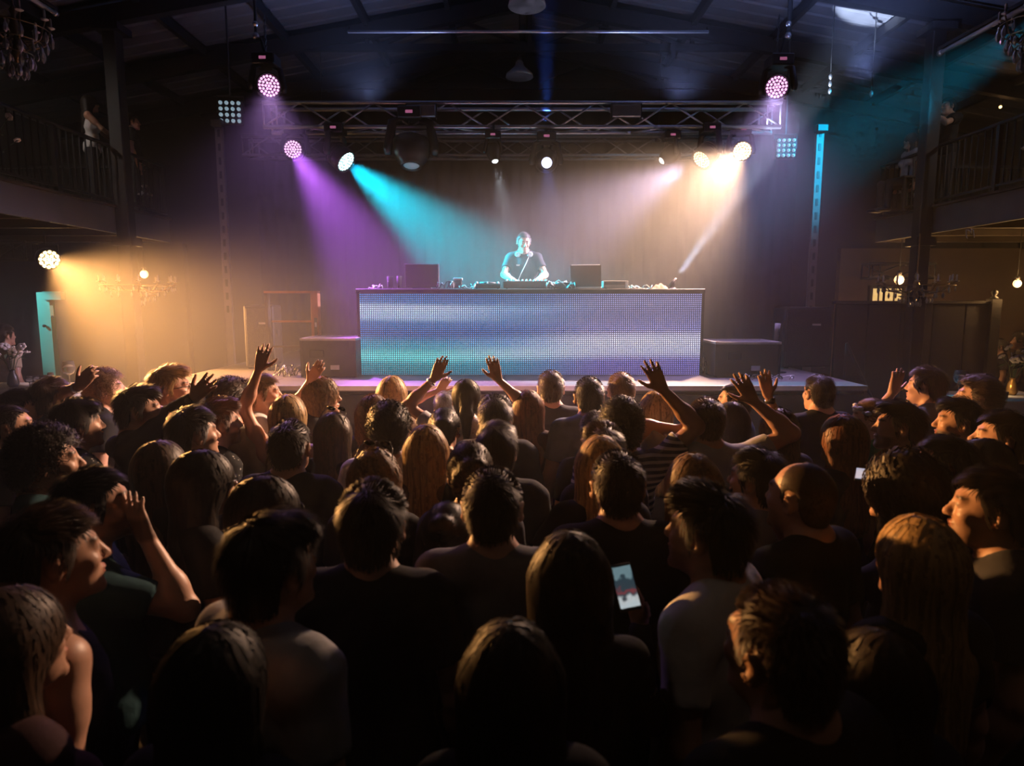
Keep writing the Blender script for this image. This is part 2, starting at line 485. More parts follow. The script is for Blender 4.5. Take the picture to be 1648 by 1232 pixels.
f1 = N.new('ShaderNodeMapRange'); f1.interpolation_type = 'SMOOTHSTEP'; f1.inputs[1].default_value = .15; f1.inputs[2].default_value = .5; Lk.new(U, f1.inputs[0])
f2 = N.new('ShaderNodeMapRange'); f2.interpolation_type = 'SMOOTHSTEP'; f2.inputs[1].default_value = .4; f2.inputs[2].default_value = .75; Lk.new(U, f2.inputs[0])
pic = mixc(f2.outputs[0], mixc(f1.outputs[0], left, mid), right)
Lk.new(pic, b.inputs['Emission Color'])
Lk.new(mth('MULTIPLY', dotm, 3.3), b.inputs['Emission Strength'])
scr = thing('led_screen', 'wide LED screen of bright dots, blue to lavender, fronting the DJ desk', 'LED screen', ((pL.x + pR.x) / 2, YL, pB.z))
me = bpy.data.meshes.new('display')
me.from_pydata([(-LW / 2, 0, 0), (LW / 2, 0, 0), (LW / 2, 0, LH), (-LW / 2, 0, LH)], [], [(0, 1, 2, 3)])
uv = me.uv_layers.new(name='UVMap')
for lp, c in zip(uv.data, ((0, 0), (1, 0), (1, 1), (0, 1))): lp.uv = c
me.materials.append(led_m)
link('display', me, scr)
MB().box((0, .04, LH / 2), (LW + .02, .07, LH + .01)).build('cabinet', PLAST, scr)
MB().box((-LW / 2 - .012, .03, LH / 2), (.024, .09, LH + .02)).build('side_edge', PLAST, scr)
MB().box((LW / 2 + .012, .03, LH / 2), (.024, .09, LH + .02)).build('side_edge', PLAST, scr)
# ---- desk
ZD = at(854, 464, YL).z
desk = thing('dj_desk', 'long black DJ desk behind the LED screen', 'desk', ((pL.x + pR.x) / 2, YL + .37, ZS))
MB().box((0, 0, ZD - ZS - .025), (LW + .12, .56, .05), bevel=.006).build('desk_top', BLACK, desk)
for sx in (-1, 1):
    for sy in (-.2, .24):
        MB().box((sx * (LW / 2 - .1), sy, (ZD - ZS - .05) / 2), (.06, .06, ZD - ZS - .05)).build('leg', STEEL, desk)
MB().box((0, .24, .5 * (ZD - ZS)), (LW - .1, .03, .3)).build('rear_board', BLACK, desk)
YD = YL + .36           # where things stand on the desk
def onD(px, dy=0.0):
    q = at(px, 463, YD + dy); return Vector((q.x, YD + dy, ZD))
SPX = FPX / (YD + .15)  # pixels per metre there

# ---- black monitor seen from behind
c = onD(679); t = thing('monitor', 'black flat monitor standing on the DJ desk, seen from behind', 'monitor', c)
MB().box((0, 0, .145), (.36, .035, .25), bevel=.008).build('panel', PLAST, t)
MB().box((0, .05, .01), (.2, .14, .02), bevel=.004).build('foot', PLAST, t)
MB().box((0, .03, .05), (.05, .03, .1)).build('stem', PLAST, t)
MB().box((.183, 0, .145), (.008, .03, .25)).build('edge_strip', ALU, t)
# ---- glasses
glass_m = mat('clear_glass', (.9, .93, .95), .05, 0, 0, trans=0.9, spec=.6)
amberl = mat('beer', (.55, .22, .06), .1, 0, .1, trans=.5)
water_m = mat('water', (.75, .8, .85), .05, 0, 0, trans=.8)
def drink(px, h, r, liq, label, dy=-.1):
    t = thing('drinking_glass', label, 'glass', onD(px, dy))
    MB().lathe([(r * .8, 0), (r * .85, .01), (r, h), (r * .93, h), (r * .78, .014), (0.001, .012)], 16).build('tumbler', glass_m, t, True)
    MB().lathe([(r * .72, .016), (r * .84, h * .6), (0.001, h * .6)], 14).build('drink', liq, t, True)
drink(628, .13, .034, amberl, 'short glass of amber drink on the desk, left of the tall clear glass')
drink(643, .135, .03, water_m, 'tall clear glass on the desk beside the black monitor')
# ---- mixer and players
knob_m = mat('knob_grey', (.45, .45, .47), .4, 0, .1)
def deck_unit(px, w_, d_, h_, name, label, cat, knobs, dy=0.0, jog=False):
    t = thing(name, label, cat, onD(px, dy))
    MB().box((0, 0, h_ / 2 + .008), (w_, d_, h_), bevel=.006).build('body', PLAST, t)
    for sx in (-1, 1):
        for sy in (-1, 1): MB().box((sx * w_ * .42, sy * d_ * .4, .005), (.02, .02, .01)).build('foot', PLAST, t)
    kb = MB().lathe([(.009, 0), (.008, .018), (.004, .02)], 8).mesh('knob', knob_m)
    for j in range(3):
        for i in range(knobs):
            link('knob', kb, t, (-w_ * .42 + w_ * .84 * i / max(1, knobs - 1), -d_ * .36 + j * d_ * .3, h_ + .008))
    if jog:
        MB().lathe([(.09, 0), (.088, .014), (.07, .018), (.06, .016), (.001, .017)], 24).build('jog_wheel', STEEL, t, True, (0, -.02, h_ + .008))
    MB().box((0, d_ * .3, h_ + .012), (w_ * .5, .06, .008)).build('display_strip', mat('grey_display', (.2, .25, .3), .2, emit=(.4, .7, 1), estr=.4, sample=False), t)
    return t
deck_unit(847, .5, .34, .075, 'dj_mixer', 'black DJ mixer with a row of pale knobs in front of the DJ', 'mixer', 11, .02)
deck_unit(785, .27, .3, .05, 'media_player', 'low black media player on the desk, left of the mixer', 'player', 3, .02, True)
deck_unit(905, .24, .28, .045, 'media_player', 'low black media player on the desk, right of the mixer under cables', 'player', 3, .04, True)
# ---- small camera-like gadget and cable heaps
t = thing('effects_box', 'small silver effects box with a dark dial, between monitor and player', 'device', onD(733))
MB().box((0, 0, .05), (.14, .1, .08), bevel=.008).build('body', PLAST, t)
MB().box((.03, -.01, .105), (.1, .08, .03), bevel=.006).build('top_unit', ALU, t)
MB().lathe([(.035, 0), (.033, .02), (.012, .022)], 16, Mdir((-.03, -.05, .05), (0, -1, 0))).build('dial', STEEL, t, True)
cab_m = mat('cable_black', (.02, .02, .022), .5)
cab_w = mat('cable_pale', (.6, .6, .6), .5)
def cable_heap(px0, px1, label, n, m, seed, zmax=.08, base=None, r=.005):
    rr = random.Random(seed)
    c = onD((px0 + px1) / 2, -.08) if base is None else Vector(base)
    wx = (px1 - px0) / SPX / 2
    t = thing('cables', label, 'cables', c)
    for k in range(n):
        p = []; q = Vector((rr.uniform(-wx, wx), rr.uniform(-.06, .06), r)); a = rr.uniform(0, 6)
        for i in range(12):
            p.append(q.copy()); a += rr.uniform(-1, 1)
            q = Vector((max(-wx, min(wx, q.x + math.cos(a) * .035)), max(-.1, min(.1, q.y + math.sin(a) * .03)), r + zmax * abs(math.sin(i * .55 + k)) * rr.uniform(.4, 1)))
        p[0].z = p[-1].z = r
        MB().tube(p, r, 6).build('cable', m if k % 3 else cab_w, t, True)
cable_heap(700, 730, 'tangle of dark cables between the monitor and the effects box', 5, cab_m, 3, .09)
cable_heap(880, 925, 'looping white and black cables right of the mixer', 8, cab_w, 4, .09)
cable_heap(740, 765, 'short loose cables beside the effects box', 4, cab_m, 5, .05)
cable_heap(1012, 1045, 'pale cable ends lying right of the rack unit', 4, cab_w, 6, .04)
cable_heap(590, 612, 'small coil of pale cable at the left end of the desk', 3, cab_w, 9, .05)
# ---- laptop
lap_m = mat('laptop_grey', (.35, .35, .37), .35, .6, .05)
c = onD(945, .05); t = thing('laptop', 'open grey laptop with its lid turned to the crowd', 'laptop', c, R(-14))
MB().box((0, .02, .012), (.33, .23, .018), bevel=.004).build('base', lap_m, t)
rot = Matrix.Rotation(R(14), 3, 'X')
MB().box((0.0, -.125, .135), (.33, .01, .235), rot, .003).build('lid', PLAST, t)
MB().box((0.0, -.152, .252), (.30, .012, .006), rot).build('lid_edge', ALU, t)
# ---- rack unit and small box
t = thing('rack_unit', 'flat silver and black rack unit beside the laptop', 'device', onD(988, .1))
MB().box((0, 0, .05), (.27, .25, .08), bevel=.004).build('case', mat('rack_grey', (.28, .27, .27), .4, .4), t)
MB().box((0, -.128, .06), (.25, .008, .03)).build('front_strip', PLAST, t)
MB().box((.115, -.13, .05), (.03, .012, .075)).build('rack_ear', ALU, t)
for sx in (-1, 1): MB().box((sx * .1, 0, .006), (.02, .2, .012)).build('foot', PLAST, t)
t = thing('cable_adapter', 'white cable adapter lying on the desk near the small moving head', 'device', onD(1024, .05))
MB().box((0, 0, .014), (.07, .035, .026), bevel=.006).build('body', mat('white_plastic', (.7, .7, .7), .4), t)
MB().tube([(.035, 0, .014), (.06, .01, .012), (.1, .0, .006), (.14, .03, .006)], .004, 6).build('lead', cab_w, t, True)
t = thing('folded_cloth', 'reddish folded cloth lying on the right of the desk', 'cloth', onD(1062, .05))
b_ = MB(); nx, ny = 12, 6; vs = []
for i in range(nx + 1):
    for j in range(ny + 1):
        u, v_ = i / nx * 2 - 1, j / ny * 2 - 1
        vs.append((u * .09, v_ * .06, .004 + max(0, .05 * (1 - u * u) * (1 - v_ * v_) * (1 + .3 * math.sin(i * 1.7 + j)))))
b_.add(vs, [(i * (ny + 1) + j, (i + 1) * (ny + 1) + j, (i + 1) * (ny + 1) + j + 1, i * (ny + 1) + j + 1) for i in range(nx) for j in range(ny)])
b_.build('fabric', mat('red_cloth', (.35, .13, .09), .9), t, True)

# ================================================================== TRUSSES
def box_truss(name, label, x0, x1, Y, z, size, m, mdim=1.0, step=.42, group='lighting trusses'):
    L = x1 - x0; t = thing(name, label, 'truss', ((x0 + x1) / 2, Y, z), 0, group)
    h = size / 2; r = .024 * mdim
    ch = MB().tube([(-L / 2, 0, 0), (L / 2, 0, 0)], r, 8).mesh('chord', m, True)
    for sy in (-1, 1):
        for sz in (-1, 1): link('chord', ch, t, (0, sy * h, sz * h))
    n = max(2, round(L / step)); s = L / n
    br = {}
    def brace(a, b):
        a, b = Vector(a), Vector(b); k = round((b - a).length, 3)
        if k not in br: br[k] = MB().tube([(0, 0, 0), (0, 0, k)], r * .48, 6).mesh('brace', m, True)
        link('brace', br[k], t, a, orient(a, b))
    for i in range(n):
        xa = -L / 2 + i * s; xb = xa + s; up = i % 2
        for sy in (-1, 1):
            u = up if sy < 0 else 1 - up
            brace((xa, sy * h, -h if u == 0 else h), (xb, sy * h, h if u == 0 else -h))
        brace((xa, -h if up else h, -h), (xb, h if up else -h, -h))
    for xe in (-L / 2 + .01, -L / 2 + .16, L / 2 - .16, L / 2 - .01):
        for sy in (-1, 1): brace((xe, sy * h, -h), (xe, sy * h, h))
    return t
YT = 8.05
ta, tb = at(430, 190, YT), at(1250, 190, YT)
front_truss = box_truss('lighting_truss', 'long silver box truss across the stage, carrying the moving lights', ta.x, tb.x, YT, ta.z, .27, ALU)
ra, rb = at(395, 238, 10.4), at(1185, 238, 10.4)
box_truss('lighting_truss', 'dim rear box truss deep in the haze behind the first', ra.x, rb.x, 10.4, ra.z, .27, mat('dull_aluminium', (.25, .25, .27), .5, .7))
la = at(52, 404, 8.0)
box_truss('lighting_truss', 'short dark truss under the left balcony beside the amber lamp', -6.9, la.x, 8.0, la.z, .2, STEEL, .8)
rx = at(1392, 436, 9.5)
box_truss('lighting_truss', 'short dark truss under the right balcony above the chandelier', rx.x, rx.x + .95, 9.5, rx.z, .2, STEEL, .8)
for px in (520, 1060):
    c_ = at(px, 225, 10.4); t = thing('suspension_rod', 'thin rod holding the rear truss, %s half' % ('left' if px < 800 else 'right'), 'rod', (c_.x, 10.4, ra.z + .13), 0, 'suspension rods')
    MB().tube([(0, 0, 0), (0, 0, roofz(c_.x) + .05 - ra.z - .13)], .01, 6).build('rod', STEEL, t)
    MB().box((0, 0, .0), (.06, .3, .03)).build('bracket', STEEL, t)
# two pale boxes strapped to the truss
for px, lab in ((678, 'pale sheet-metal box clamped to the left half of the truss'), (1008, 'pale sheet-metal box clamped to the right half of the truss')):
    c = at(px, 179, YT - .2); t = thing('truss_box', lab, 'metal box', c, 0, 'boxes on the truss')
    MB().box((0, 0, 0), (.33, .06, .13), bevel=.006).build('case', mat('zinc_sheet', (.42, .4, .39), .35, .8), t)
    for sx in (-1, 1): MB().box((sx * .17, .02, 0), (.012, .09, .16)).build('clamp', STEEL, t)
# chain hoists and roof suspensions of the truss
for px, lab in ((432, 'lifting chain holding the left end of the truss'), (1247, 'lifting chain holding the right end of the truss')):
    c = at(px, 172, YT); top = 5.62
    t = thing('lifting_chain', lab, 'chain', (c.x, YT, c.z), 0, 'truss chains')
    lk = MB()
    pts = [(.011 * math.cos(a), 0, .022 * math.sin(a)) for a in [i * PI / 5 for i in range(11)]]
    lm = MB().tube(pts, .005, 5, False).mesh('chain_link', STEEL, True)
    for k in range(int((top - c.z) / .036)):
        link('chain_link', lm, t, (0, 0, .03 + k * .036), (0, 0, (k % 2) * PI / 2))
# pipe hanging below the collar with two hooks
p0, p1 = at(560, 51, 7.95), at(1140, 51, 7.95)
t = thing('hanging_pipe', 'long thin pipe under the nearest roof truss, lit blue', 'pipe', ((p0.x + p1.x) / 2, 7.95, p0.z))
L = p1.x - p0.x
MB().tube([(-L / 2, 0, 0), (L / 2, 0, 0)], .018, 8).build('pipe', ALU, t, True)
for f in (-.5, -.2, .2, .5): MB().tube([(L * f, 0, 0), (L * f, .06, .07)], .01, 6).build('hanger', STEEL, t)

# ================================================================== LIGHT FIXTURES
def led_face(center_dirM, r, rings, m, name, parent):
    """disc of separate LED lenses"""
    b = MB()
    cell = r / (rings + .5) * .5
    for k in range(rings + 1):
        n = 1 if k == 0 else 6 * k
        for i in range(n):
            a = 2 * PI * i / n; rr_ = r * k / (rings + .45) * .98
            b.lathe([(cell * .85, 0), (cell * .8, cell * .35), (cell * .35, cell * .6)], 7, center_dirM @ Matrix.Translation((rr_ * math.cos(a), rr_ * math.sin(a), 0)))
    o = b.build(name, m, parent); return o
def moving_head(label, lens, aim, hang, kind='wash', face=None, r=.115, size=1.0, rings=3, base_on='up', cat='stage light'):
    """lens: lens centre, hang: point of the base (clamp).  parts: clamp, base, yoke arms, head, lens ring, led cells"""
    lens = Vector(lens); hang = Vector(hang)
    t = thing('moving_head', label, cat, hang, 0, 'moving heads')
    d = (Vector(aim) - lens).normalized()
    hl = .26 * size
    piv = lens - d * (hl * .62) - hang          # pivot in local space
    lens_l = lens - hang
    updir = Vector((0, 0, 1)) if base_on == 'up' else Vector((0, 0, -1))
    M = Mdir(lens_l - d * hl, d)
    rr_ = r * size
    if kind == 'wash': prof = [(rr_ * .35, 0), (rr_ * .75, .02 * size), (rr_ * .95, hl * .35), (rr_, hl * .6), (rr_ * 1.04, hl * .8), (rr_ * 1.04, hl), (rr_ * .93, hl), (rr_ * .92, hl * .93), (.001, hl * .93)]
    else: prof = [(rr_ * .5, 0), (rr_ * 1.05, .03 * size), (rr_ * 1.1, hl * .5), (rr_ * .85, hl * .8), (rr_ * .62, hl * .93), (rr_ * .62, hl), (rr_ * .5, hl), (rr_ * .5, hl * .94), (.001, hl * .94)]
    MB().lathe(prof, 24, M).build('head', PLAST, t, True)
    for k in range(3):
        MB().lathe([(rr_ * 1.0, 0), (rr_ * 1.03, .004), (rr_ * 1.0, .008)], 24, M @ Matrix.Translation((0, 0, hl * (.3 + .12 * k)))).build('cooling_fin', STEEL, t, True)
    if face:
        lr = rr_ * (.88 if kind == 'wash' else .48)
        if kind == 'wash': led_face(M @ Matrix.Translation((0, 0, hl * .95)), lr, rings, face, 'led_cells', t)
        else: MB().lathe([(lr, 0), (lr * .8, .012), (.001, .02)], 18, M @ Matrix.Translation((0, 0, hl * .95))).build('lens', face, t, True)
    side = d.cross(Vector((0, 0, 1)))
    side = side.normalized() if side.length > .05 else Vector((1, 0, 0))
    bw = rr_ * 1.32
    bz = piv + updir * (rr_ * 1.5)
    for s in (-1, 1):
        a = piv + side * s * bw; b_ = Vector((bz.x, bz.y, bz.z)) + side * s * bw * .8
        MB().tube([a - updir * rr_ * .35, a, b_, bz + side * s * bw * .4 + updir * .03], [rr_ * .2, rr_ * .3, rr_ * .26, rr_ * .22], 8).build('yoke_arm', PLAST, t, True)
    MB().box(bz + updir * .06 * size, (.2 * size, .2 * size, .1 * size), bevel=.012).build('base', PLAST, t)
    MB().box(bz + updir * .06 * size + Vector((.0, -.102 * size, 0)), (.06 * size, .004, .025 * size)).build('control_display', mat('red_display', (.3, .05, .1), .3, emit=(1, .3, .6), estr=.3, sample=False), t)
    if base_on == 'up':
        top = Vector((bz.x, bz.y, 0)) + Vector((0, 0, 0))
        MB().tube([bz + updir * .1 * size, Vector((bz.x * .5, bz.y * .5, 0)), Vector((0, 0, 0))], .016, 8).build('clamp', STEEL, t)
    return t
def glow(name, col, s): return mat('glow_' + name, (.8, .8, .8), .4, emit=col, estr=s, var=0, sample=False)
ZT = ta.z - .115
def hangp(px, Y=YT): return Vector((at(px, 200, Y).x, Y, ZT - .02))
F = FX
moving_head('pink-white LED wash light at the left end of the truss, face to the crowd', F['purple'][0], F['purple'][0] + Vector((.12, -1, -.12)), hangp(474, YT - .13), face=glow('violet', (1.0, .50, .92), 1.7))
moving_head('wash light throwing the turquoise beam, second from the left', F['cyan'][0], F['cyan'][1], hangp(545, YT - .13), face=glow('turq', (.55, 1.0, 1.0), 3.5), r=.125, size=1.1)
moving_head('dark unlit moving head hanging below the left pale box', at(662, 268, 7.85), at(662, 500, 7.4), hangp(655, YT - .13), kind='spot', face=glow('off', (.1, .3, .35), .1), r=.15, size=1.35)
moving_head('small spot light with a white lens under the middle of the truss', F['small'][0], F['small'][1], hangp(795, YT - .13), kind='spot', face=glow('white', (.9, 1, 1), 4), r=.085, size=.9)
moving_head('spot light with a bright blue lens right of the truss middle', F['blue'][0], F['blue'][0] + Vector((0, -1, -.35)), hangp(878, YT - .13), kind='spot', face=glow('blue', (.55, .6, 1.0), 4), r=.115, size=1.1)
moving_head('blazing amber wash light at the right end of the truss', F['amber_stage'][0], F['amber_stage'][0] + Vector((-.15, -1, -.2)), hangp(1192, YT - .13), face=glow('amber', (1.0, .62, .25), 14))
moving_head('wash light seen edge-on in the amber glow, left of the blazing one', at(1128, 258, 7.9), at(1060, 330, 7.6), hangp(1133, YT - .13), face=glow('amber2', (1.0, .7, .4), 2.0), r=.12, size=1.05)
moving_head('pale-faced moving head lost in the amber haze right of centre', F['side_right'][0] + Vector((-.35, 0, 0.02)), F['side_right'][1], hangp(1062, YT - .13), kind='spot', face=glow('pale', (1, .9, .8), 1.5), r=.1, size=.95)
def hang_roof(px, py, Y): return at(px, py, Y)
moving_head('large wash light with pink LEDs hung from the roof, upper left', F['pink_left'][0], F['pink_left'][0] + Vector((.45, -1, -.25)), at(412, 62, 7.35), face=glow('pink', (1.0, .42, .85), 2.0), r=.105, size=1.2)
moving_head('large wash light with pink LEDs hung from the roof, upper right', F['pink_right'][0], F['pink_right'][0] + Vector((-.45, -1, -.25)), at(1268, 62, 7.35), face=glow('pink', (1.0, .42, .85), 2.0), r=.105, size=1.2)
for px, lab in ((412, 'black suspension rod above the upper left wash light'), (1268, 'pale suspension rod above the upper right wash light')):
    a = at(px, 62, 7.35); x = a.x
    t = thing('suspension_rod', lab, 'rod', a, 0, 'suspension rods')
    zt = roofz(x) + .05 - a.z
    MB().tube([(0, 0, 0), (0, .02, zt)], .016, 8).build('rod', STEEL, t)
    MB().lathe([(.03, 0), (.035, .03), (.02, .06)], 10).build('coupler', ALU, t, True)
    MB().lathe([(.02, 0), (.03, .03), (.02, .05)], 10).build('swivel', ALU, t, True, (0, .0, .12))
moving_head('small moving head on the desk shooting a pale blue beam upward', F['table'][0], F['table'][1], Vector((F['table'][0].x, 7.05, ZD + .0)), kind='spot', face=glow('paleblue', (.8, .9, 1.0), 5), r=.055, size=.42, base_on='down')
moving_head('upright moving head behind the truss, its blue beam rising to the roof', at(880, 222, 8.15), at(879, -60, 8.1), at(880, 232, 8.15) + Vector((0, .0, -.02)), kind='spot', face=glow('bluebeam', (.3, .4, 1.0), 3), r=.07, size=.6, base_on='down')

# ---- 4 x 4 blinders
def blinder(px, py, Y, w_, tilt, label):
    c = at(px, py, Y); t = thing('blinder_panel', label, 'blinder light', c, R(tilt), 'blinder panels')
    MB().box((0, .05, 0), (w_, .1, w_), bevel=.01).build('housing', BLACK, t)
    lm = MB().lathe([(w_ * .085, 0), (w_ * .08, .012), (w_ * .045, .024), (.001, .028)], 14).mesh('lamp', mat('blinder_lens', (.35, .4, .42), .2, .1, 0, emit=(.55, .8, .95), estr=.35, sample=False), True)
    for i in range(4):
        for j in range(4):
            link('lamp', lm, t, (w_ * (-.375 + .25 * i), 0, w_ * (-.375 + .25 * j)), (PI / 2, 0, 0))
    MB().tube([(-w_ * .55, .05, 0), (-w_ * .55, .05, w_ * .7), (w_ * .55, .05, w_ * .7), (w_ * .55, .05, 0)], .012, 6).build('yoke', STEEL, t)
    MB().tube([(0, .05, w_ * .7), (0, .05, roofz(c.x) + .05 - c.z)], .012, 6).build('hanging_rod', STEEL, t)
    return t
blinder(370, 180, 8.6, .29, 8, 'square sixteen-lamp blinder hanging high at the left of the stage')
blinder(1265, 238, 8.6, .25, -4, 'square sixteen-lamp blinder hanging at the right of the stage')
# poles at the stage sides
def pole(px, Y, label, ptop, m):
    a = at(px, ptop, Y); t = thing('lighting_tower', label, 'pole', (a.x, Y, 0), 0, 'side poles')
    MB().box((0, 0, a.z / 2), (.10, .05, a.z), bevel=.006).build('upright', m, t)
    sm = MB().box((0, -.027, 0), (.03, .006, .09)).mesh('slot', BLACK)
    z = 2.2
    while z < a.z - .1: link('slot', sm, t, (0, 0, z)); z += .17
    MB().box((0, 0, .02), (.4, .4, .04)).build('base_plate', m, t)
    MB().box((.0, -.04, a.z - .06), (.14, .1, .09), bevel=.01).build('top_block', STEEL, t)
polem = mat('slotted_steel', (.13, .115, .115), .6, .2, .25)
pole(352, 8.6, 'slotted steel pole standing at the left of the stage', 192, polem)
pole(1320, 8.6, 'slotted steel pole standing at the right of the stage', 200, polem)
# thin rigging chain with hook at the upper right
def drop_chain(px, py0, py1, Y, label):
    a, b_ = at(px, py0, Y), at(px, py1, Y)
    t = thing('rigging_chain', label, 'chain', b_, 0, 'rigging chains')
    lm = MB().lathe([(.006, 0), (.022, .025), (.022, .05), (.006, .075)], 8).mesh('chain_link', ALU, True)
    n = int((a.z - b_.z) / .085)
    for k in range(n): link('chain_link', lm, t, (0, 0, k * .085))
    MB().tube([(0, 0, n * .085), (0, 0, roofz(b_.x) + .05 - b_.z)], .006, 6).build('cable', STEEL, t)
drop_chain(1335, 110, 152, 8.4, 'steel chain with pale links hanging above the right pole')
drop_chain(1402, 140, 156, 8.4, 'short pale chain end hanging near the right balcony')
# ================================================================== PEOPLE: implicit surfaces -> one continuous mesh per body
def smin(a, b, k):
    if k <= 0: return np.minimum(a, b)
    h = np.maximum(k - np.abs(a - b), 0) / k
    return np.minimum(a, b) - h * h * k * .25
def smax(a, b, k): return -smin(-a, -b, k)
def V3(*a): return np.array(a, dtype=np.float32)
class Cone:            # round cone: capsule with two radii; sc squeezes space around the axis start
    def __init__(s, a, b, ra, rb, k=.02, sub=False):
        s.a = np.asarray(a, np.float32); s.b = np.asarray(b, np.float32); s.ra = ra; s.rb = rb; s.k = k; s.sub = sub
    def box(s): m = max(s.ra, s.rb); return np.minimum(s.a, s.b) - m, np.maximum(s.a, s.b) + m
    def d(s, P):
        ab = s.b - s.a; L = float(ab @ ab) + 1e-9
        q = P - s.a; t = np.clip(q @ ab / L, 0, 1)
        return np.sqrt(np.sum((q - t[:, None] * ab) ** 2, 1)) - (s.ra + (s.rb - s.ra) * t)
class Ell:             # ellipsoid, optional rotation matrix
    def __init__(s, c, r, k=.02, sub=False, rot=None):
        s.c = np.asarray(c, np.float32); s.r = np.asarray(r, np.float32); s.k = k; s.sub = sub; s.rot = rot
    def box(s):
        r = s.r if s.rot is None else np.full(3, s.r.max(), np.float32)
        return s.c - r, s.c + r
    def d(s, P):
        q = P - s.c
        if s.rot is not None: q = q @ s.rot
        k0 = np.sqrt(np.sum((q / s.r) ** 2, 1)); k1 = np.sqrt(np.sum((q / (s.r * s.r)) ** 2, 1)) + 1e-9
        return np.where(k0 < .02, -s.r.min(), k0 * (k0 - 1) / k1)
class Sleeve(Cone):    # cone with a flat open end
    def d(s, P):
        x = Cone.d(s, P); ab = s.b - s.a; n = ab / (np.linalg.norm(ab) + 1e-9)
        return np.maximum(x, (P - s.b) @ n)
def eval_prims(prims, P):
    d = None
    for p in prims:
        x = p.d(P)
        if d is None: d = x
        elif p.sub: d = smax(d, -x, p.k)
        else: d = smin(d, x, p.k)
    return d
class Group:
    def __init__(s, prims, k=.03, M=None):
        s.prims = prims; s.k = k; s.M = M
        lo = np.min([p.box()[0] for p in prims if not p.sub], 0); hi = np.max([p.box()[1] for p in prims if not p.sub], 0)
        if M is not None:
            c = [M @ Vector((x, y, z)) for x in (lo[0], hi[0]) for y in (lo[1], hi[1]) for z in (lo[2], hi[2])]
            lo = np.min([list(v) for v in c], 0); hi = np.max([list(v) for v in c], 0)
            s.Mi = np.array(M.inverted(), np.float32)
        s.lo = np.asarray(lo, np.float32); s.hi = np.asarray(hi, np.float32)
    def d(s, P):
        if s.M is not None: P = P @ s.Mi[:3, :3].T + s.Mi[:3, 3]
        return eval_prims(s.prims, P)
def implicit_mesh(groups, h, post=None, clip_lo=None, clip_hi=None):
    lo = np.min([g.lo for g in groups], 0) - 3 * h; hi = np.max([g.hi for g in groups], 0) + 3 * h
    if clip_lo is not None: lo = np.maximum(lo, clip_lo)
    if clip_hi is not None: hi = np.minimum(hi, clip_hi)
    BS = 8; nb = np.maximum(1, np.ceil((hi - lo) / (h * BS)).astype(int)); n = nb * BS
    bi = np.stack(np.meshgrid(*[np.arange(k) for k in nb], indexing='ij'), -1).reshape(-1, 3)
    bc = (lo + (bi + .5) * BS * h).astype(np.float32)
    def total(P, blocks_c=None, rep=1):
        d = np.full(len(P), .5, np.float32)
        for g in groups:
            m = np.all((blocks_c > g.lo - .07 - g.k) & (blocks_c < g.hi + .07 + g.k), 1) if blocks_c is not None else np.ones(len(P), bool)
            if rep > 1: mm = np.repeat(m, rep)
            else: mm = m
            if not mm.any(): continue
            d[mm] = smin(d[mm], g.d(P[mm]), g.k)
        if post is not None: d = post(P, d)
        return d
    dc = total(bc)
    act = np.abs(dc) < h * BS * .87 + .03
    off = np.stack(np.meshgrid(*[np.arange(BS)] * 3, indexing='ij'), -1).reshape(-1, 3)
    vol = np.empty(tuple(n), np.float32).reshape(nb[0], BS, nb[1], BS, nb[2], BS)
    fillv = np.where(dc < 0, -.5, .5).reshape(tuple(nb))
    vol[...] = fillv[:, None, :, None, :, None]
    ba = bi[act]
    P = (lo + (ba[:, None, :] * BS + off[None]) * h).astype(np.float32).reshape(-1, 3)
    val = total(P, bc[act], BS ** 3).reshape(-1, BS, BS, BS)
    vol[ba[:, 0], :, ba[:, 1], :, ba[:, 2], :] = val
    vol = vol.reshape(tuple(n))
    return nets(vol, lo, h)
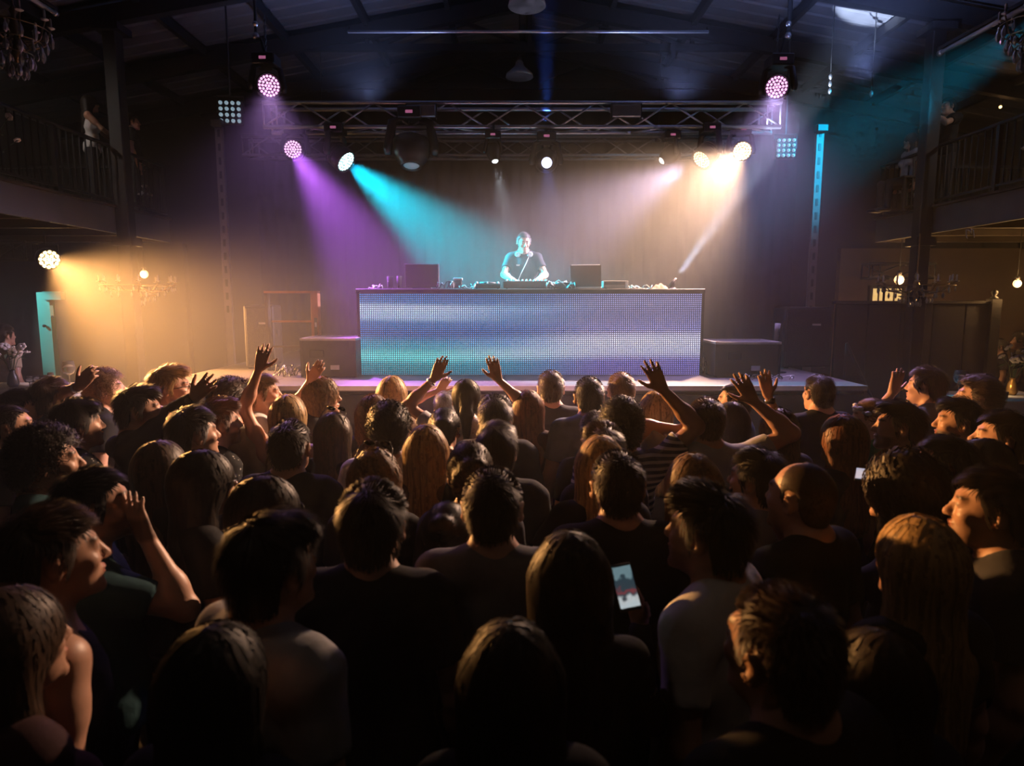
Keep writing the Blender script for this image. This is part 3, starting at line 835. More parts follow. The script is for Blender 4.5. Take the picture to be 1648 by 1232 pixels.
def nets(vol, lo, h):
    s = vol < 0
    c = s[:-1, :-1, :-1].astype(np.int8)
    for dx in (0, 1):
        for dy in (0, 1):
            for dz in (0, 1):
                if dx + dy + dz: c = c + s[dx:s.shape[0] - 1 + dx, dy:s.shape[1] - 1 + dy, dz:s.shape[2] - 1 + dz]
    cells = np.argwhere((c > 0) & (c < 8))
    corner = np.array([(i, j, k) for i in (0, 1) for j in (0, 1) for k in (0, 1)])
    vals = np.stack([vol[cells[:, 0] + o[0], cells[:, 1] + o[1], cells[:, 2] + o[2]] for o in corner], 1)
    acc = np.zeros((len(cells), 3), np.float32); cnt = np.zeros(len(cells), np.float32)
    for a in range(8):
        for b in range(a + 1, 8):
            if np.abs(corner[a] - corner[b]).sum() != 1: continue
            va, vb = vals[:, a], vals[:, b]; m = (va < 0) != (vb < 0)
            t = np.where(m, va / np.where(m, va - vb, 1), 0)
            acc += np.where(m[:, None], corner[a] + t[:, None] * (corner[b] - corner[a]), 0); cnt += m
    verts = lo + (cells + acc / cnt[:, None]) * h
    idx = np.full(c.shape, -1, np.int32); idx[cells[:, 0], cells[:, 1], cells[:, 2]] = np.arange(len(cells))
    quads = []
    for ax in range(3):
        o1, o2 = [(1, 2), (2, 0), (0, 1)][ax]
        sl0 = [slice(1, -1)] * 3; sl1 = [slice(1, -1)] * 3
        sl0[ax] = slice(0, -1); sl1[ax] = slice(1, None)
        A = s[tuple(sl0)]; B = s[tuple(sl1)]
        e = np.argwhere(A != B)
        if not len(e): continue
        base = e.copy(); base[:, o1] += 1; base[:, o2] += 1
        flip = A[e[:, 0], e[:, 1], e[:, 2]]
        q = []
        for (p1, p2) in ((0, 0), (-1, 0), (-1, -1), (0, -1)):
            r = base.copy(); r[:, o1] += p1; r[:, o2] += p2
            q.append(idx[r[:, 0], r[:, 1], r[:, 2]])
        q = np.stack(q, 1)
        q[~flip] = q[~flip][:, ::-1]
        quads.append(q[:, ::-1])
    Q = np.concatenate(quads); Q = Q[(Q >= 0).all(1)]
    return verts.astype(np.float32), Q
def np_mesh(name, verts, quads, m=None, smooth=True, attrs=None):
    me = bpy.data.meshes.new(name)
    me.vertices.add(len(verts)); me.vertices.foreach_set('co', np.asarray(verts, np.float32).ravel())
    k = quads.shape[1]
    me.loops.add(quads.size); me.loops.foreach_set('vertex_index', quads.astype(np.int32).ravel())
    me.polygons.add(len(quads)); me.polygons.foreach_set('loop_start', np.arange(0, quads.size, k, dtype=np.int32))
    me.polygons.foreach_set('use_smooth', np.full(len(quads), smooth))
    if attrs:
        for nm, v in attrs.items():
            a = me.attributes.new(nm, 'FLOAT', 'POINT'); a.data.foreach_set('value', np.asarray(v, np.float32))
    me.update(); me.validate()
    if m: me.materials.append(m)
    return me

# ------------------------------------------------------------------ anatomy (nominal height 1.75 m, facing +Y, metres)
def head_prims(sex):
    f = 1.0 if sex == 'M' else .93
    jw = .050 if sex == 'M' else .043
    P = [Ell((0, -.014, .030), (.077 * f + .003, .098, .092)),
         Ell((0, .026, -.028), (.061 * f, .062, .086), .03),
         Ell((0, .034, -.078), (jw, .050, .038), .03),
         Cone((-.012, .076, -.104), (.012, .076, -.104), .016, .016, .02),
         Cone((-.036 * f, .078, .030), (.036 * f, .078, .030), .012, .012, .018),
         Ell((-.040 * f, .062, -.022), (.022, .022, .02), .02), Ell((.040 * f, .062, -.022), (.022, .022, .02), .02),
         Ell((-.032 * f, .101, .010), (.017, .016, .012), .014, True), Ell((.032 * f, .101, .010), (.017, .016, .012), .014, True),
         Ell((-.031 * f, .079, .010), (.0125, .0125, .0115), .004), Ell((.031 * f, .079, .010), (.0125, .0125, .0115), .004),
         Cone((0, .084, .022), (0, .108, -.026), .008, .0125, .012),
         Ell((-.012, .097, -.031), (.009, .010, .007), .008), Ell((.012, .097, -.031), (.009, .010, .007), .008),
         Ell((0, .090, -.056), (.024, .011, .006), .006), Ell((0, .088, -.067), (.020, .011, .007), .006),
         Ell((0, .095, -.0615), (.022, .006, .0022), .004, True)]
    for s in (-1, 1):
        rot = np.array(Matrix.Rotation(R(-30) * s, 3, 'Z') @ Matrix.Rotation(R(-12), 3, 'X'), np.float32)
        P.append(Ell((s * (.087 * f + .002), -.018, .002), (.009, .022, .034), .008, False, rot))
        P.append(Ell((s * (.098 * f), -.010, .004), (.008, .011, .019), .005, True, rot))
    return P
def unit(v): v = np.asarray(v, float); return v / (np.linalg.norm(v) + 1e-9)
def ik(S, W, l1, l2, pole):
    S, W = np.asarray(S, float), np.asarray(W, float)
    d = W - S; L = np.linalg.norm(d); L2 = min(max(L, abs(l1 - l2) + .02), (l1 + l2) * .995)
    d = d / (L + 1e-9); W2 = S + d * L2
    a = (l1 * l1 - l2 * l2 + L2 * L2) / (2 * L2); hh = math.sqrt(max(l1 * l1 - a * a, 0))
    p = np.asarray(pole, float); p = unit(p - d * (p @ d))
    return S + d * a + p * hh, W2
def hand_prims(W, hd, pn, left, spread=1.0, curl=.25, fist=False, sc=1.0):
    hd = unit(hd); pn = unit(np.asarray(pn, float) - hd * (np.asarray(pn, float) @ hd))
    th = np.cross(pn, hd) * (1 if left else -1)      # towards the thumb
    W = np.asarray(W, float); P = []
    base = [(.030, .088, .068), (.011, .093, .078), (-.010, .091, .072), (-.029, .083, .056)]
    for i, (o, u, L) in enumerate(base):
        b = W + hd * u * sc + th * o * sc
        P.append(Cone(W + hd * .012 + th * o * .55 * sc, b, .0165 * sc, .0125 * sc, .012))
        ang = (o / .03) * .16 * spread
        dr = unit(hd * math.cos(ang) + th * math.sin(ang))
        c = 1.35 if fist else curl * (1 + .25 * i)
        p0 = b
        for seg, (fr, rr0, rr1) in enumerate(((.42, .0098, .009), (.32, .009, .0082), (.26, .0082, .0068))):
            cc = c * (seg * .8 + .4)
            dd = unit(dr * math.cos(cc) + pn * math.sin(cc))
            p1 = p0 + dd * L * fr * sc
            P.append(Cone(p0, p1, rr0 * sc, rr1 * sc, .0035)); p0 = p1
    t0 = W + hd * .022 * sc + th * .022 * sc
    a = .95 if not fist else .5
    t1 = t0 + unit(hd * math.cos(a) + th * math.sin(a) + pn * .25) * .042 * sc
    t2 = t1 + unit(hd * math.cos(a * .65) + th * math.sin(a * .65) + pn * (.3 if not fist else 1.0)) * .032 * sc
    t3 = t2 + unit(hd * math.cos(a * .5) + th * math.sin(a * .5) + pn * (.35 if not fist else 1.4)) * .024 * sc
    P += [Cone(t0, t1, .016 * sc, .012 * sc, .012), Cone(t1, t2, .0112 * sc, .0098 * sc, .004), Cone(t2, t3, .0098 * sc, .0075 * sc, .004)]
    return P
SHX = {'M': .176, 'F': .150}
SHZ = 1.435
def arm_setup(sex, side, spec):
    """side -1 left / +1 right.  spec: None (hangs), dict(wrist=(x,y,z) local, pole, hand dir, palm, spread, curl, fist)"""
    S = np.array((side * SHX[sex], -.012, SHZ))
    l1, l2 = (.295, .262) if sex == 'M' else (.275, .245)
    if spec is None:
        E, W = ik(S, S + np.array((side * .075, .05, -.535)), l1, l2, (side * .6, -1, 0))
        spec = dict(hd=(0, .12, -1), pn=(-side, .1, 0), spread=.3, curl=.35)
        hd = W - E; return S, E, W, unit(hd + np.array((0, .05, 0))), np.array((-side, .3, 0.)), spec
    E, W = ik(S, spec['wrist'], l1, l2, spec.get('pole', (side * .8, -.2, -.6)))
    fd = unit(W - E); hd = np.asarray(spec.get('hd', fd), float)
    hd = unit(unit(hd) * .75 + fd * .25)
    return S, E, W, hd, np.asarray(spec.get('pn', (0, 1, 0)), float), spec
BODY_CACHE = {}
def torso_prims(sex, g=0.0, chest=True):
    if sex == 'M':
        P = [Ell((0, 0, 1.27), (.168 + g, .112 + g, .185 + g)), Cone((-.135, -.015, 1.415), (.135, -.015, 1.415), .062 + g, .062 + g, .05),
             Ell((0, .012, 1.07), (.150 + g, .110 + g, .17 + g), .05), Ell((0, .0, .94), (.160 + g * 1.6, .116 + g * 1.6, .15 + g), .05)]
    else:
        P = [Ell((0, -.004, 1.28), (.142 + g, .098 + g, .165 + g)), Cone((-.112, -.015, 1.42), (.112, -.015, 1.42), .052 + g, .052 + g, .05),
             Ell((0, .010, 1.09), (.122 + g, .092 + g, .15 + g), .05), Ell((0, .0, .94), (.160 + g * 1.6, .116 + g * 1.6, .15 + g), .05),
             Ell((-.068, .075, 1.275), (.058 + g, .055 + g, .058 + g), .03), Ell((.068, .075, 1.275), (.058 + g, .055 + g, .058 + g), .03)]
    return P
def make_body(sex, arms, head_rot=(0, 0, 0), heavy=1.0):
    """arms: (left, right) specs. returns mesh verts, faces, attributes, head matrix"""
    nk = .056 if sex == 'M' else .044
    HM = Matrix.Translation((0, .022, 1.628)) @ Matrix.Rotation(head_rot[2], 4, 'Z') @ Matrix.Rotation(head_rot[0], 4, 'X') @ Matrix.Rotation(head_rot[1], 4, 'Y')
    groups = [Group(torso_prims(sex), .05)]
    tz = .048 if sex == 'M' else .036
    neck = [Cone((0, -.022, 1.44), tuple(HM @ Vector((0, -.022, -.045))), nk + .008, nk, .03)]
    for s in (-1, 1): neck.append(Cone((s * .035, -.035, 1.505), (s * SHX[sex] * .8, -.022, SHZ - .004), tz, tz * .95, .05))
    groups.append(Group(neck, .045))
    groups.append(Group(head_prims(sex), .02, HM))
    info = []
    for side, sp in ((-1, arms[0]), (1, arms[1])):
        S, E, W, hd, pn, sp = arm_setup(sex, side, sp)
        f = 1.0 if sex == 'M' else .82
        Dl = unit(E - S)
        groups.append(Group([Cone(S, S + Dl * .12, .058 * f, .052 * f), Cone(S + Dl * .1, E, .050 * f, .039 * f, .03),
                             Cone(E, E + (W - E) * .35, .039 * f, .041 * f, .03), Cone(E + (W - E) * .3, W, .041 * f, .026 * f, .03)], .04))
        groups.append(Group(hand_prims(W, hd, pn, side < 0, sp.get('spread', 1), sp.get('curl', .25), sp.get('fist', False), 1.0 if sex == 'M' else .92), .012))
        info.append((S, E, W, hd, pn))
    v, q = implicit_mesh(groups, .0075, clip_lo=np.array((-2, -1, .60)))
    Mi = np.array(HM.inverted(), np.float32); L = v @ Mi[:3, :3].T + Mi[:3, 3]
    x, y, z = np.abs(L[:, 0]), L[:, 1], L[:, 2]
    sm = lambda e0, e1, t: np.clip((t - e0) / (e1 - e0), 0, 1)
    f = 1.0 if sex == 'M' else .93
    brow = sm(.060, .070, y) * (1 - sm(.002, .006, np.abs(z - .031 - .006 * sm(.02, .05, x)))) * sm(.009, .014, x) * (1 - sm(.050, .056, x))
    ed = np.sqrt((x - .031 * f) ** 2 + (y - .079) ** 2 + (z - .010) ** 2)
    eye = (1 - sm(.0126, .0138, ed)) * sm(.084, .088, y) * (1 - sm(.004, .007, np.abs(z - .010)))
    iris = eye * (1 - sm(.0045, .0065, np.sqrt((x - .030 * f) ** 2 + (z - .010) ** 2)))
    lip = sm(.088, .092, y) * (1 - sm(.009, .013, np.abs(z + .0615))) * (1 - sm(.018, .024, x))
    beard = sm(-.038, -.052, z) * sm(.0, .03, y) * sm(-.125, -.112, z) * (1 - lip)
    attrs = dict(brow=brow, eye=eye, iris=iris, lip=lip, beard=np.clip(beard, 0, 1))
    return np_mesh('body', v, q, None, True, attrs), HM, info
def wrinkle(P, amp, seed):
    x, y, z = P[:, 0] + seed, P[:, 1], P[:, 2]
    return amp * (np.sin(26 * x + 9 * np.sin(7 * z + seed) + 6 * y) * np.sin(9 * z + 5 * x + seed) + .6 * np.sin(44 * z + 17 * x + 11 * np.sin(6 * x + seed)) * np.clip((1.3 - z) * 3, 0, 1))
def make_top(sex, info, style, seed):
    """style: tee, tank, long, dress"""
    g = .017 if style in ('tee', 'long', 'polo') else .008
    groups = [Group(torso_prims(sex, g), .05)]
    tz = .048 if sex == 'M' else .036
    if style != 'tank':
        groups.append(Group([Cone((s * .045, -.033, 1.49), (s * SHX[sex] * .82, -.02, SHZ), tz + .012, tz + .014, .04) for s in (-1, 1)] + [Ell((0, -.048, 1.468), (.085, .048, .056), .04)], .05))
        for (S, E, W, hd, pn) in info:
            f = 1.0 if sex == 'M' else .84
            if style == 'long':
                groups.append(Group([Cone(S, E, .067 * f, .054 * f), Cone(E, E + (W - E) * .92, .056 * f, .040 * f, .02)], .04))
            else:
                groups.append(Group([Sleeve(S, S + (E - S) * .62, .067 * f, .064 * f)], .045))
    else:
        groups.append(Group([Cone((s * .075, -.02, 1.40), (s * .08, -.015, 1.47), .03, .022, .03) for s in (-1, 1)], .03))
    neck = Ell((0, .022, 1.548), (.072 if sex == 'M' else .080, .080 if sex == 'M' else .09, .068 if sex == 'M' else .082))
    def post(P, d):
        d = d + wrinkle(P, .0038, seed)
        d = np.maximum(d, .875 - P[:, 2])
        if style == 'tank':
            d = np.maximum(d, P[:, 2] - 1.475)
            sidecut = np.sqrt((np.abs(P[:, 0]) - (SHX[sex] + .02)) ** 2 + (P[:, 2] - 1.44) ** 2) - .085
            d = smax(d, -sidecut, .01)
            nkc = np.sqrt(P[:, 0] ** 2 + (P[:, 2] - 1.50) ** 2) - .075
            d = smax(d, -nkc, .01)
        else: d = smax(d, -neck.d(P), .008)
        return d
    v, q = implicit_mesh(groups, .0105, post, clip_lo=np.array((-2, -1, .84)))
    return np_mesh('shirt', v, q, None, True)
def make_trousers(sex):
    g = [Group([Ell((0, 0, .92), (.164, .120, .13))], .05)]
    for s in (-1, 1):
        g.append(Group([Cone((s * .09, 0, .88), (s * .10, .01, .48), .088, .066), Cone((s * .10, .01, .48), (s * .105, -.01, .10), .066, .052, .02)], .04))
    def post(P, d): return np.maximum(np.maximum(d, .07 - P[:, 2]), P[:, 2] - 1.0)
    v, q = implicit_mesh(g, .02, post)
    return np_mesh('trousers', v, q, None, True)
def make_seated():
    g = [Group([Ell((0, -.01, .94), (.166, .125, .12))], .05)]
    for s in (-1, 1):
        g.append(Group([Cone((s * .09, 0, .92), (s * .11, .42, .93), .085, .066), Cone((s * .11, .42, .93), (s * .11, .44, .52), .064, .05, .02)], .04))
    def post(P, d): return np.maximum(np.maximum(d, .50 - P[:, 2]), P[:, 2] - 1.02)
    v, q = implicit_mesh(g, .02, post)
    return np_mesh('trousers', v, q, None, True)
def make_shoe():
    g = [Group([Cone((0, -.07, .045), (0, .10, .035), .045, .040), Cone((0, -.05, .06), (0, -.04, .11), .045, .046, .02), Ell((0, .12, .035), (.042, .06, .032), .02)], .02)]
    def post(P, d): return np.maximum(d, .002 - P[:, 2])
    v, q = implicit_mesh(g, .016, post)
    return np_mesh('shoe', v, q, None, True)
SHOE = make_shoe()
TROUS = {'M': make_trousers('M'), 'F': make_trousers('F'), 'S': make_seated()}

# ------------------------------------------------------------------ hair (head space)
def skull(g, top=0.0, f=1.0):
    return [Ell((0, -.014, .030), (.080 * f + g, .100 + g, .094 + g + top)), Ell((0, -.05, -.035), (.056 * f + g, .052 + g, .06 + g), .03)]
HL_M = (np.radians([0, 35, 52, 62, 70, 76, 81, 106, 113, 125, 150, 180]), np.array([.080, .078, .062, .030, -.012, -.004, .042, .042, .0, -.04, -.068, -.075]))
HL_F = (np.radians([0, 30, 50, 65, 80, 180]), np.array([.080, .074, .045, -.02, -.20, -.20]))
def hairline(P, tbl):
    a = np.abs(np.arctan2(P[:, 0], P[:, 1] + .012))
    return np.interp(a, *tbl).astype(np.float32)
def grad(fn, P, e=.004):
    g = np.empty_like(P)
    for i in range(3):
        o = np.zeros(3, np.float32); o[i] = e
        g[:, i] = fn(P + o) - fn(P - o)
    return g / (np.linalg.norm(g, axis=1, keepdims=True) + 1e-9)
def strands(fn, roots, steps, seg, width, lift, rg, flow='down', wave=0.0, wlen=.09, taper=True, normal_mix=0.0, zstop=None, cutfn=None):
    """ribbons traced over the surface fn=0 starting at roots"""
    P = roots.astype(np.float32).copy(); n = len(P)
    L = lift * rg.random(n).astype(np.float32)[:, None]
    ph = rg.random(n).astype(np.float32) * 6.28; wl = wlen * (.7 + .6 * rg.random(n).astype(np.float32))
    sg = seg * (.75 + .5 * rg.random(n).astype(np.float32))[:, None]
    jit = (rg.random((n, 3)).astype(np.float32) - .5) * .5
    rows = []; s_acc = np.zeros(n, np.float32); prevd = None
    for k in range(steps + 1):
        N_ = grad(fn, P)
        if flow == 'down': D = np.tile(V3(0, -.12, -1), (n, 1))
        elif flow == 'forward': D = np.tile(V3(0, .8, -.25), (n, 1))
        elif flow == 'back': D = np.tile(V3(0, -1, -.1), (n, 1))
        elif flow == 'side': D = np.tile(V3(.9, .35, -.2), (n, 1))
        else: D = np.tile(V3(0, 0, 0), (n, 1)) + jit * 2
        if flow in ('forward', 'side'):      # sides are combed down and back, only the top goes forward
            sd = np.clip((np.abs(P[:, 0]) - .04) / .03, 0, 1)[:, None] * np.clip((.09 - P[:, 2]) / .04, 0, 1)[:, None]
            D = D * (1 - sd) + V3(0, -.5, -.8) * sd
            bk = np.clip((-P[:, 1] - .03) / .03, 0, 1)[:, None]
            D = D * (1 - bk) + V3(0, -.1, -1) * bk
        D = D + jit * (.55 if k == 0 else .2)
        D = D - N_ * np.sum(D * N_, 1, keepdims=True)
        D = D / (np.linalg.norm(D, axis=1, keepdims=True) + 1e-6)
        if prevd is not None: D = unit_rows(D * .6 + prevd * .4)
        prevd = D
        D = unit_rows(D + N_ * normal_mix)
        side = unit_rows(np.cross(N_, D))
        lat = wave * np.sin(s_acc * 6.28 / wl + ph)
        Q = P + N_ * (L + .001) + side * lat[:, None] + N_ * (.6 * wave * np.cos(s_acc * 6.28 / wl + ph))[:, None]
        t = k / steps
        wd = width * ((1 - .8 * t ** 2) if taper else 1.0)
        rows.append((Q - side * wd / 2, Q + side * wd / 2))
        if zstop is not None: sg = np.where(P[:, 2:3] < zstop + .02, sg * .15, sg)
        P = P + D * sg; s_acc += sg[:, 0]
        if normal_mix < .2:
            dd = fn(P); P = P - N_ * np.clip(dd, -.02, .02)[:, None]
    A = np.stack([r[0] for r in rows], 1); B = np.stack([r[1] for r in rows], 1)   # n, steps+1, 3
    vv = np.stack([A, B], 2).reshape(-1, 3)
    i = np.arange(n)[:, None] * (steps + 1) * 2 + np.arange(steps)[None] * 2
    q = np.stack([i, i + 1, i + 3, i + 2], -1).reshape(-1, 4)
    strands.tint = np.repeat(rg.random(n).astype(np.float32), (steps + 1) * 2)
    return vv, q
def unit_rows(a): return a / (np.linalg.norm(a, axis=1, keepdims=True) + 1e-9)
def hair_mesh(kind):
    rg = np.random.default_rng(hash(kind) % 1000 if False else sum(map(ord, kind)))
    cutf = None
    if kind in ('short', 'crop', 'quiff', 'curly', 'buzz', 'fringe', 'wavyshort'):
        g, top = {'short': (.010, .008), 'crop': (.006, .003), 'quiff': (.007, .010), 'curly': (.016, .012), 'buzz': (.002, 0), 'fringe': (.008, .008), 'wavyshort': (.014, .014)}[kind]
        prims = skull(g, top)
        if kind in ('quiff',): prims.append(Ell((0, .05, .098), (.054, .044, .028), .04))
        if kind in ('fringe', 'wavyshort'): prims.append(Ell((.01, .062, .088), (.056, .038, .026), .04))
        tbl = HL_M if kind != 'fringe' else (HL_M[0], HL_M[1] - np.array([.016, .014, .01, 0, 0, 0, 0, 0, 0, 0, 0, 0]))
        if kind == 'buzz': tbl = (HL_M[0], HL_M[1] + np.array([.05, .04, .02, .01, 0, 0, 0, 0, 0, 0, 0, 0]))
        def post(P, d): return np.maximum(d + (.003 * np.sin(P[:, 0] * 150 + P[:, 2] * 60) * np.sin(P[:, 1] * 130) if kind in ('curly', 'wavyshort') else 0), hairline(P, tbl) - P[:, 2])
        v, q = implicit_mesh([Group(prims, .01)], .0065, post)
        fn = lambda P: eval_prims(prims, P)
        sel = v[(fn(v) > -.004)]
        ns = {'short': 2200, 'crop': 2000, 'quiff': 2200, 'curly': 1900, 'buzz': 700, 'fringe': 2200, 'wavyshort': 1900}[kind]
        roots = sel[rg.integers(0, len(sel), ns)]
        flow = {'short': 'forward', 'crop': 'forward', 'quiff': 'forward', 'curly': 'rand', 'buzz': 'down', 'fringe': 'side', 'wavyshort': 'back'}[kind]
        kw = {'short': dict(steps=4, seg=.008, width=.0034, lift=.004, normal_mix=.45), 'crop': dict(steps=3, seg=.005, width=.003, lift=.002, normal_mix=.7),
              'quiff': dict(steps=4, seg=.009, width=.0036, lift=.005, normal_mix=.55), 'curly': dict(steps=7, seg=.008, width=.0038, lift=.012, wave=.008, wlen=.028, normal_mix=.25),
              'buzz': dict(steps=2, seg=.003, width=.002, lift=.001, normal_mix=.6), 'fringe': dict(steps=5, seg=.009, width=.0038, lift=.005, normal_mix=.3),
              'wavyshort': dict(steps=6, seg=.010, width=.0042, lift=.010, wave=.006, wlen=.05, normal_mix=.25)}[kind]
        sv, sq = strands(fn, roots, rg=rg, flow=flow, **kw)
    elif kind in ('long', 'longwavy', 'longcurly', 'longdark', 'braids'):
        f = .95
        bot = {'long': -.44, 'longdark': -.42, 'longcurly': -.30, 'longwavy': -.36, 'braids': -.40}[kind]
        wide = {'long': 1.0, 'longwavy': 1.12, 'longcurly': 1.3, 'longdark': 1.05, 'braids': .95}[kind]
        prims = skull(.014 if kind != 'longcurly' else .024, .006, f)
        for s in (-1, 1):
            prims += [Cone((s * .040 * wide, -.03, .02), (s * .050 * wide, -.055, -.14), .058, .050, .04),
                      Cone((s * .050 * wide, -.055, -.14), (s * .060 * wide, -.108, -.24), .050, .044, .03),
                      Cone((s * .060 * wide, -.108, -.24), (s * .050 * wide, -.155, bot), .046, .030, .03)]
        prims += [Cone((0, -.06, 0), (0, -.09, -.16), .055, .052, .05), Cone((0, -.09, -.16), (0, -.165, bot), .052, .030, .04)]
        def post(P, d):
            cut = hairline(P, HL_F) - P[:, 2]
            fr = (P[:, 1] - np.where(P[:, 2] > -.02, .035, .025))
            fr = np.where(P[:, 2] > .06, -1, fr)
            return np.maximum(np.maximum(d + .0015 * np.sin(P[:, 0] * 190 + 8 * np.sin(P[:, 2] * 14)), np.where(P[:, 1] > .0, cut, -1)), fr)
        v, q = implicit_mesh([Group(prims, .01)], .008, post)
        fn = lambda P: eval_prims(prims, P)
        ok = v[(fn(v) > -.006)]
        up = ok[ok[:, 2] > .03]; lowr = ok[ok[:, 2] <= .03]
        roots = np.concatenate([up[rg.integers(0, len(up), 950)], lowr[rg.integers(0, len(lowr), 550)]])
        wv = {'long': .0015, 'longwavy': .010, 'longcurly': .016, 'longdark': .002, 'braids': .004}[kind]
        sv, sq = strands(fn, roots, 13, .036,   .0095 if kind != 'braids' else .012, .006 if kind != 'longcurly' else .026, rg, 'down', wv, {'braids': .03}.get(kind, .11), zstop=bot - .02)
        # keep strands off the face
    elif kind in ('bun', 'ponytail', 'updo'):
        prims = skull(.010, .004, .95)
        if kind == 'bun': prims.append(Ell((0, -.10, .085), (.045, .04, .042), .015))
        if kind == 'updo': prims += [Ell((0, -.115, .02), (.062, .045, .055), .02), Ell((.02, -.10, .07), (.05, .05, .04), .02)]
        if kind == 'ponytail': prims += [Cone((0, -.105, .05), (0, -.14, -.05), .030, .034, .02), Cone((0, -.14, -.05), (0, -.14, -.22), .034, .014, .02)]
        tbl = (HL_M[0], np.array([.080, .076, .058, .03, .005, .005, .042, .042, .01, -.03, -.055, -.06]))
        def post(P, d): return np.maximum(d, np.where(P[:, 1] > -.085, hairline(P, tbl) - P[:, 2], -1))
        v, q = implicit_mesh([Group(prims, .01)], .0065, post)
        fn = lambda P: eval_prims(prims, P)
        ok = v[(fn(v) > -.004)]
        roots = ok[rg.integers(0, len(ok), 1300)]
        sv, sq = strands(fn, roots, 6, .014, .0042, .006, rg, 'back' if kind != 'ponytail' else 'down', .004 if kind == 'updo' else .001, .05)
    V_ = np.concatenate([v, sv]); Q_ = np.concatenate([q, sq + len(v)])
    return np_mesh('hair', V_, Q_, None, True, dict(strand=np.concatenate([np.full(len(v), .42, np.float32), strands.tint])))
HAIR = {}
def get_hair(k):
    if k not in HAIR: HAIR[k] = hair_mesh(k)
    return HAIR[k]

# ------------------------------------------------------------------ person materials
def skin_mat(tone, beard=0.0):
    key = 'skin_%s_%d' % (tone, int(beard * 100))
    if key in MATS: return MATS[key]
    col = {'fair': (.60, .36, .27), 'mid': (.48, .28, .19), 'tan': (.36, .20, .13), 'dark': (.20, .105, .065)}[tone]
    m = bpy.data.materials.new(key); m.use_nodes = True; nt = m.node_tree; b = nt.nodes['Principled BSDF']
    b.inputs['Roughness'].default_value = .46; b.inputs['Specular IOR Level'].default_value = .45
    def at_(n_):
        a = nt.nodes.new('ShaderNodeAttribute'); a.attribute_name = n_; return a.outputs['Fac']
    def mx(fac, a, c):
        n_ = nt.nodes.new('ShaderNodeMix'); n_.data_type = 'RGBA'; nt.links.new(fac, n_.inputs['Factor'])
        if isinstance(a, tuple): n_.inputs['A'].default_value = a
        else: nt.links.new(a, n_.inputs['A'])
        n_.inputs['B'].default_value = c; return n_.outputs['Result']
    nz = nt.nodes.new('ShaderNodeTexNoise'); nz.inputs['Scale'].default_value = 30
    tcn = nt.nodes.new('ShaderNodeTexCoord'); nt.links.new(tcn.outputs['Object'], nz.inputs['Vector'])
    c = mx(nz.outputs['Fac'], (*[k * .9 for k in col], 1), (col[0] * 1.08, col[1] * 1.0, col[2] * .98, 1))
    c = mx(at_('lip'), c, (col[0] * .85, col[1] * .5, col[2] * .5, 1))
    if beard:
        mb_ = nt.nodes.new('ShaderNodeMath'); mb_.operation = 'MULTIPLY'; mb_.inputs[1].default_value = beard
        nt.links.new(at_('beard'), mb_.inputs[0]); c = mx(mb_.outputs[0], c, (.035, .022, .015, 1))
    c = mx(at_('brow'), c, (.03, .02, .014, 1))
    c = mx(at_('eye'), c, (.34, .31, .29, 1)); c = mx(at_('iris'), c, (.03, .025, .02, 1))
    nt.links.new(c, b.inputs['Base Color'])
    MATS[key] = m; return m
HCOL = {'black': (.010, .008, .007), 'dark': (.022, .014, .010), 'brown': (.055, .030, .017), 'auburn': (.13, .045, .02), 'light': (.17, .095, .045), 'blond': (.36, .22, .09), 'blonde': (.42, .27, .12), 'grey': (.20, .19, .19)}
def hair_mat(c):
    key = 'hair_' + c
    if key in MATS: return MATS[key]
    m = bpy.data.materials.new(key); m.use_nodes = True; nt = m.node_tree; b = nt.nodes['Principled BSDF']
    col = HCOL[c]
    tcn = nt.nodes.new('ShaderNodeTexCoord'); nz = nt.nodes.new('ShaderNodeTexNoise'); nz.inputs['Scale'].default_value = 60
    mp = nt.nodes.new('ShaderNodeMapping'); mp.inputs['Scale'].default_value = (1, 1, .15)
    nt.links.new(tcn.outputs['Object'], mp.inputs[0]); nt.links.new(mp.outputs[0], nz.inputs['Vector'])
    mxn = nt.nodes.new('ShaderNodeMix'); mxn.data_type = 'RGBA'
    mxn.inputs['A'].default_value = (*[k * .5 for k in col], 1); mxn.inputs['B'].default_value = (*[min(1, k * 1.8) for k in col], 1)
    sa = nt.nodes.new('ShaderNodeAttribute'); sa.attribute_name = 'strand'
    av = nt.nodes.new('ShaderNodeMath'); av.operation = 'MULTIPLY_ADD'; nt.links.new(sa.outputs['Fac'], av.inputs[0]); av.inputs[1].default_value = .75
    sc_ = nt.nodes.new('ShaderNodeMath'); sc_.operation = 'MULTIPLY'; nt.links.new(nz.outputs['Fac'], sc_.inputs[0]); sc_.inputs[1].default_value = .25
    nt.links.new(sc_.outputs[0], av.inputs[2])
    nt.links.new(av.outputs[0], mxn.inputs['Factor']); nt.links.new(mxn.outputs['Result'], b.inputs['Base Color'])
    b.inputs['Roughness'].default_value = .5; b.inputs['Specular IOR Level'].default_value = .4
    tr = nt.nodes.new('ShaderNodeBsdfTranslucent'); nt.links.new(mxn.outputs['Result'], tr.inputs['Color'])
    ms = nt.nodes.new('ShaderNodeMixShader'); ms.inputs[0].default_value = .22
    nt.links.new(b.outputs[0], ms.inputs[1]); nt.links.new(tr.outputs[0], ms.inputs[2])
    nt.links.new(ms.outputs[0], nt.nodes['Material Output'].inputs['Surface'])
    MATS[key] = m; return m
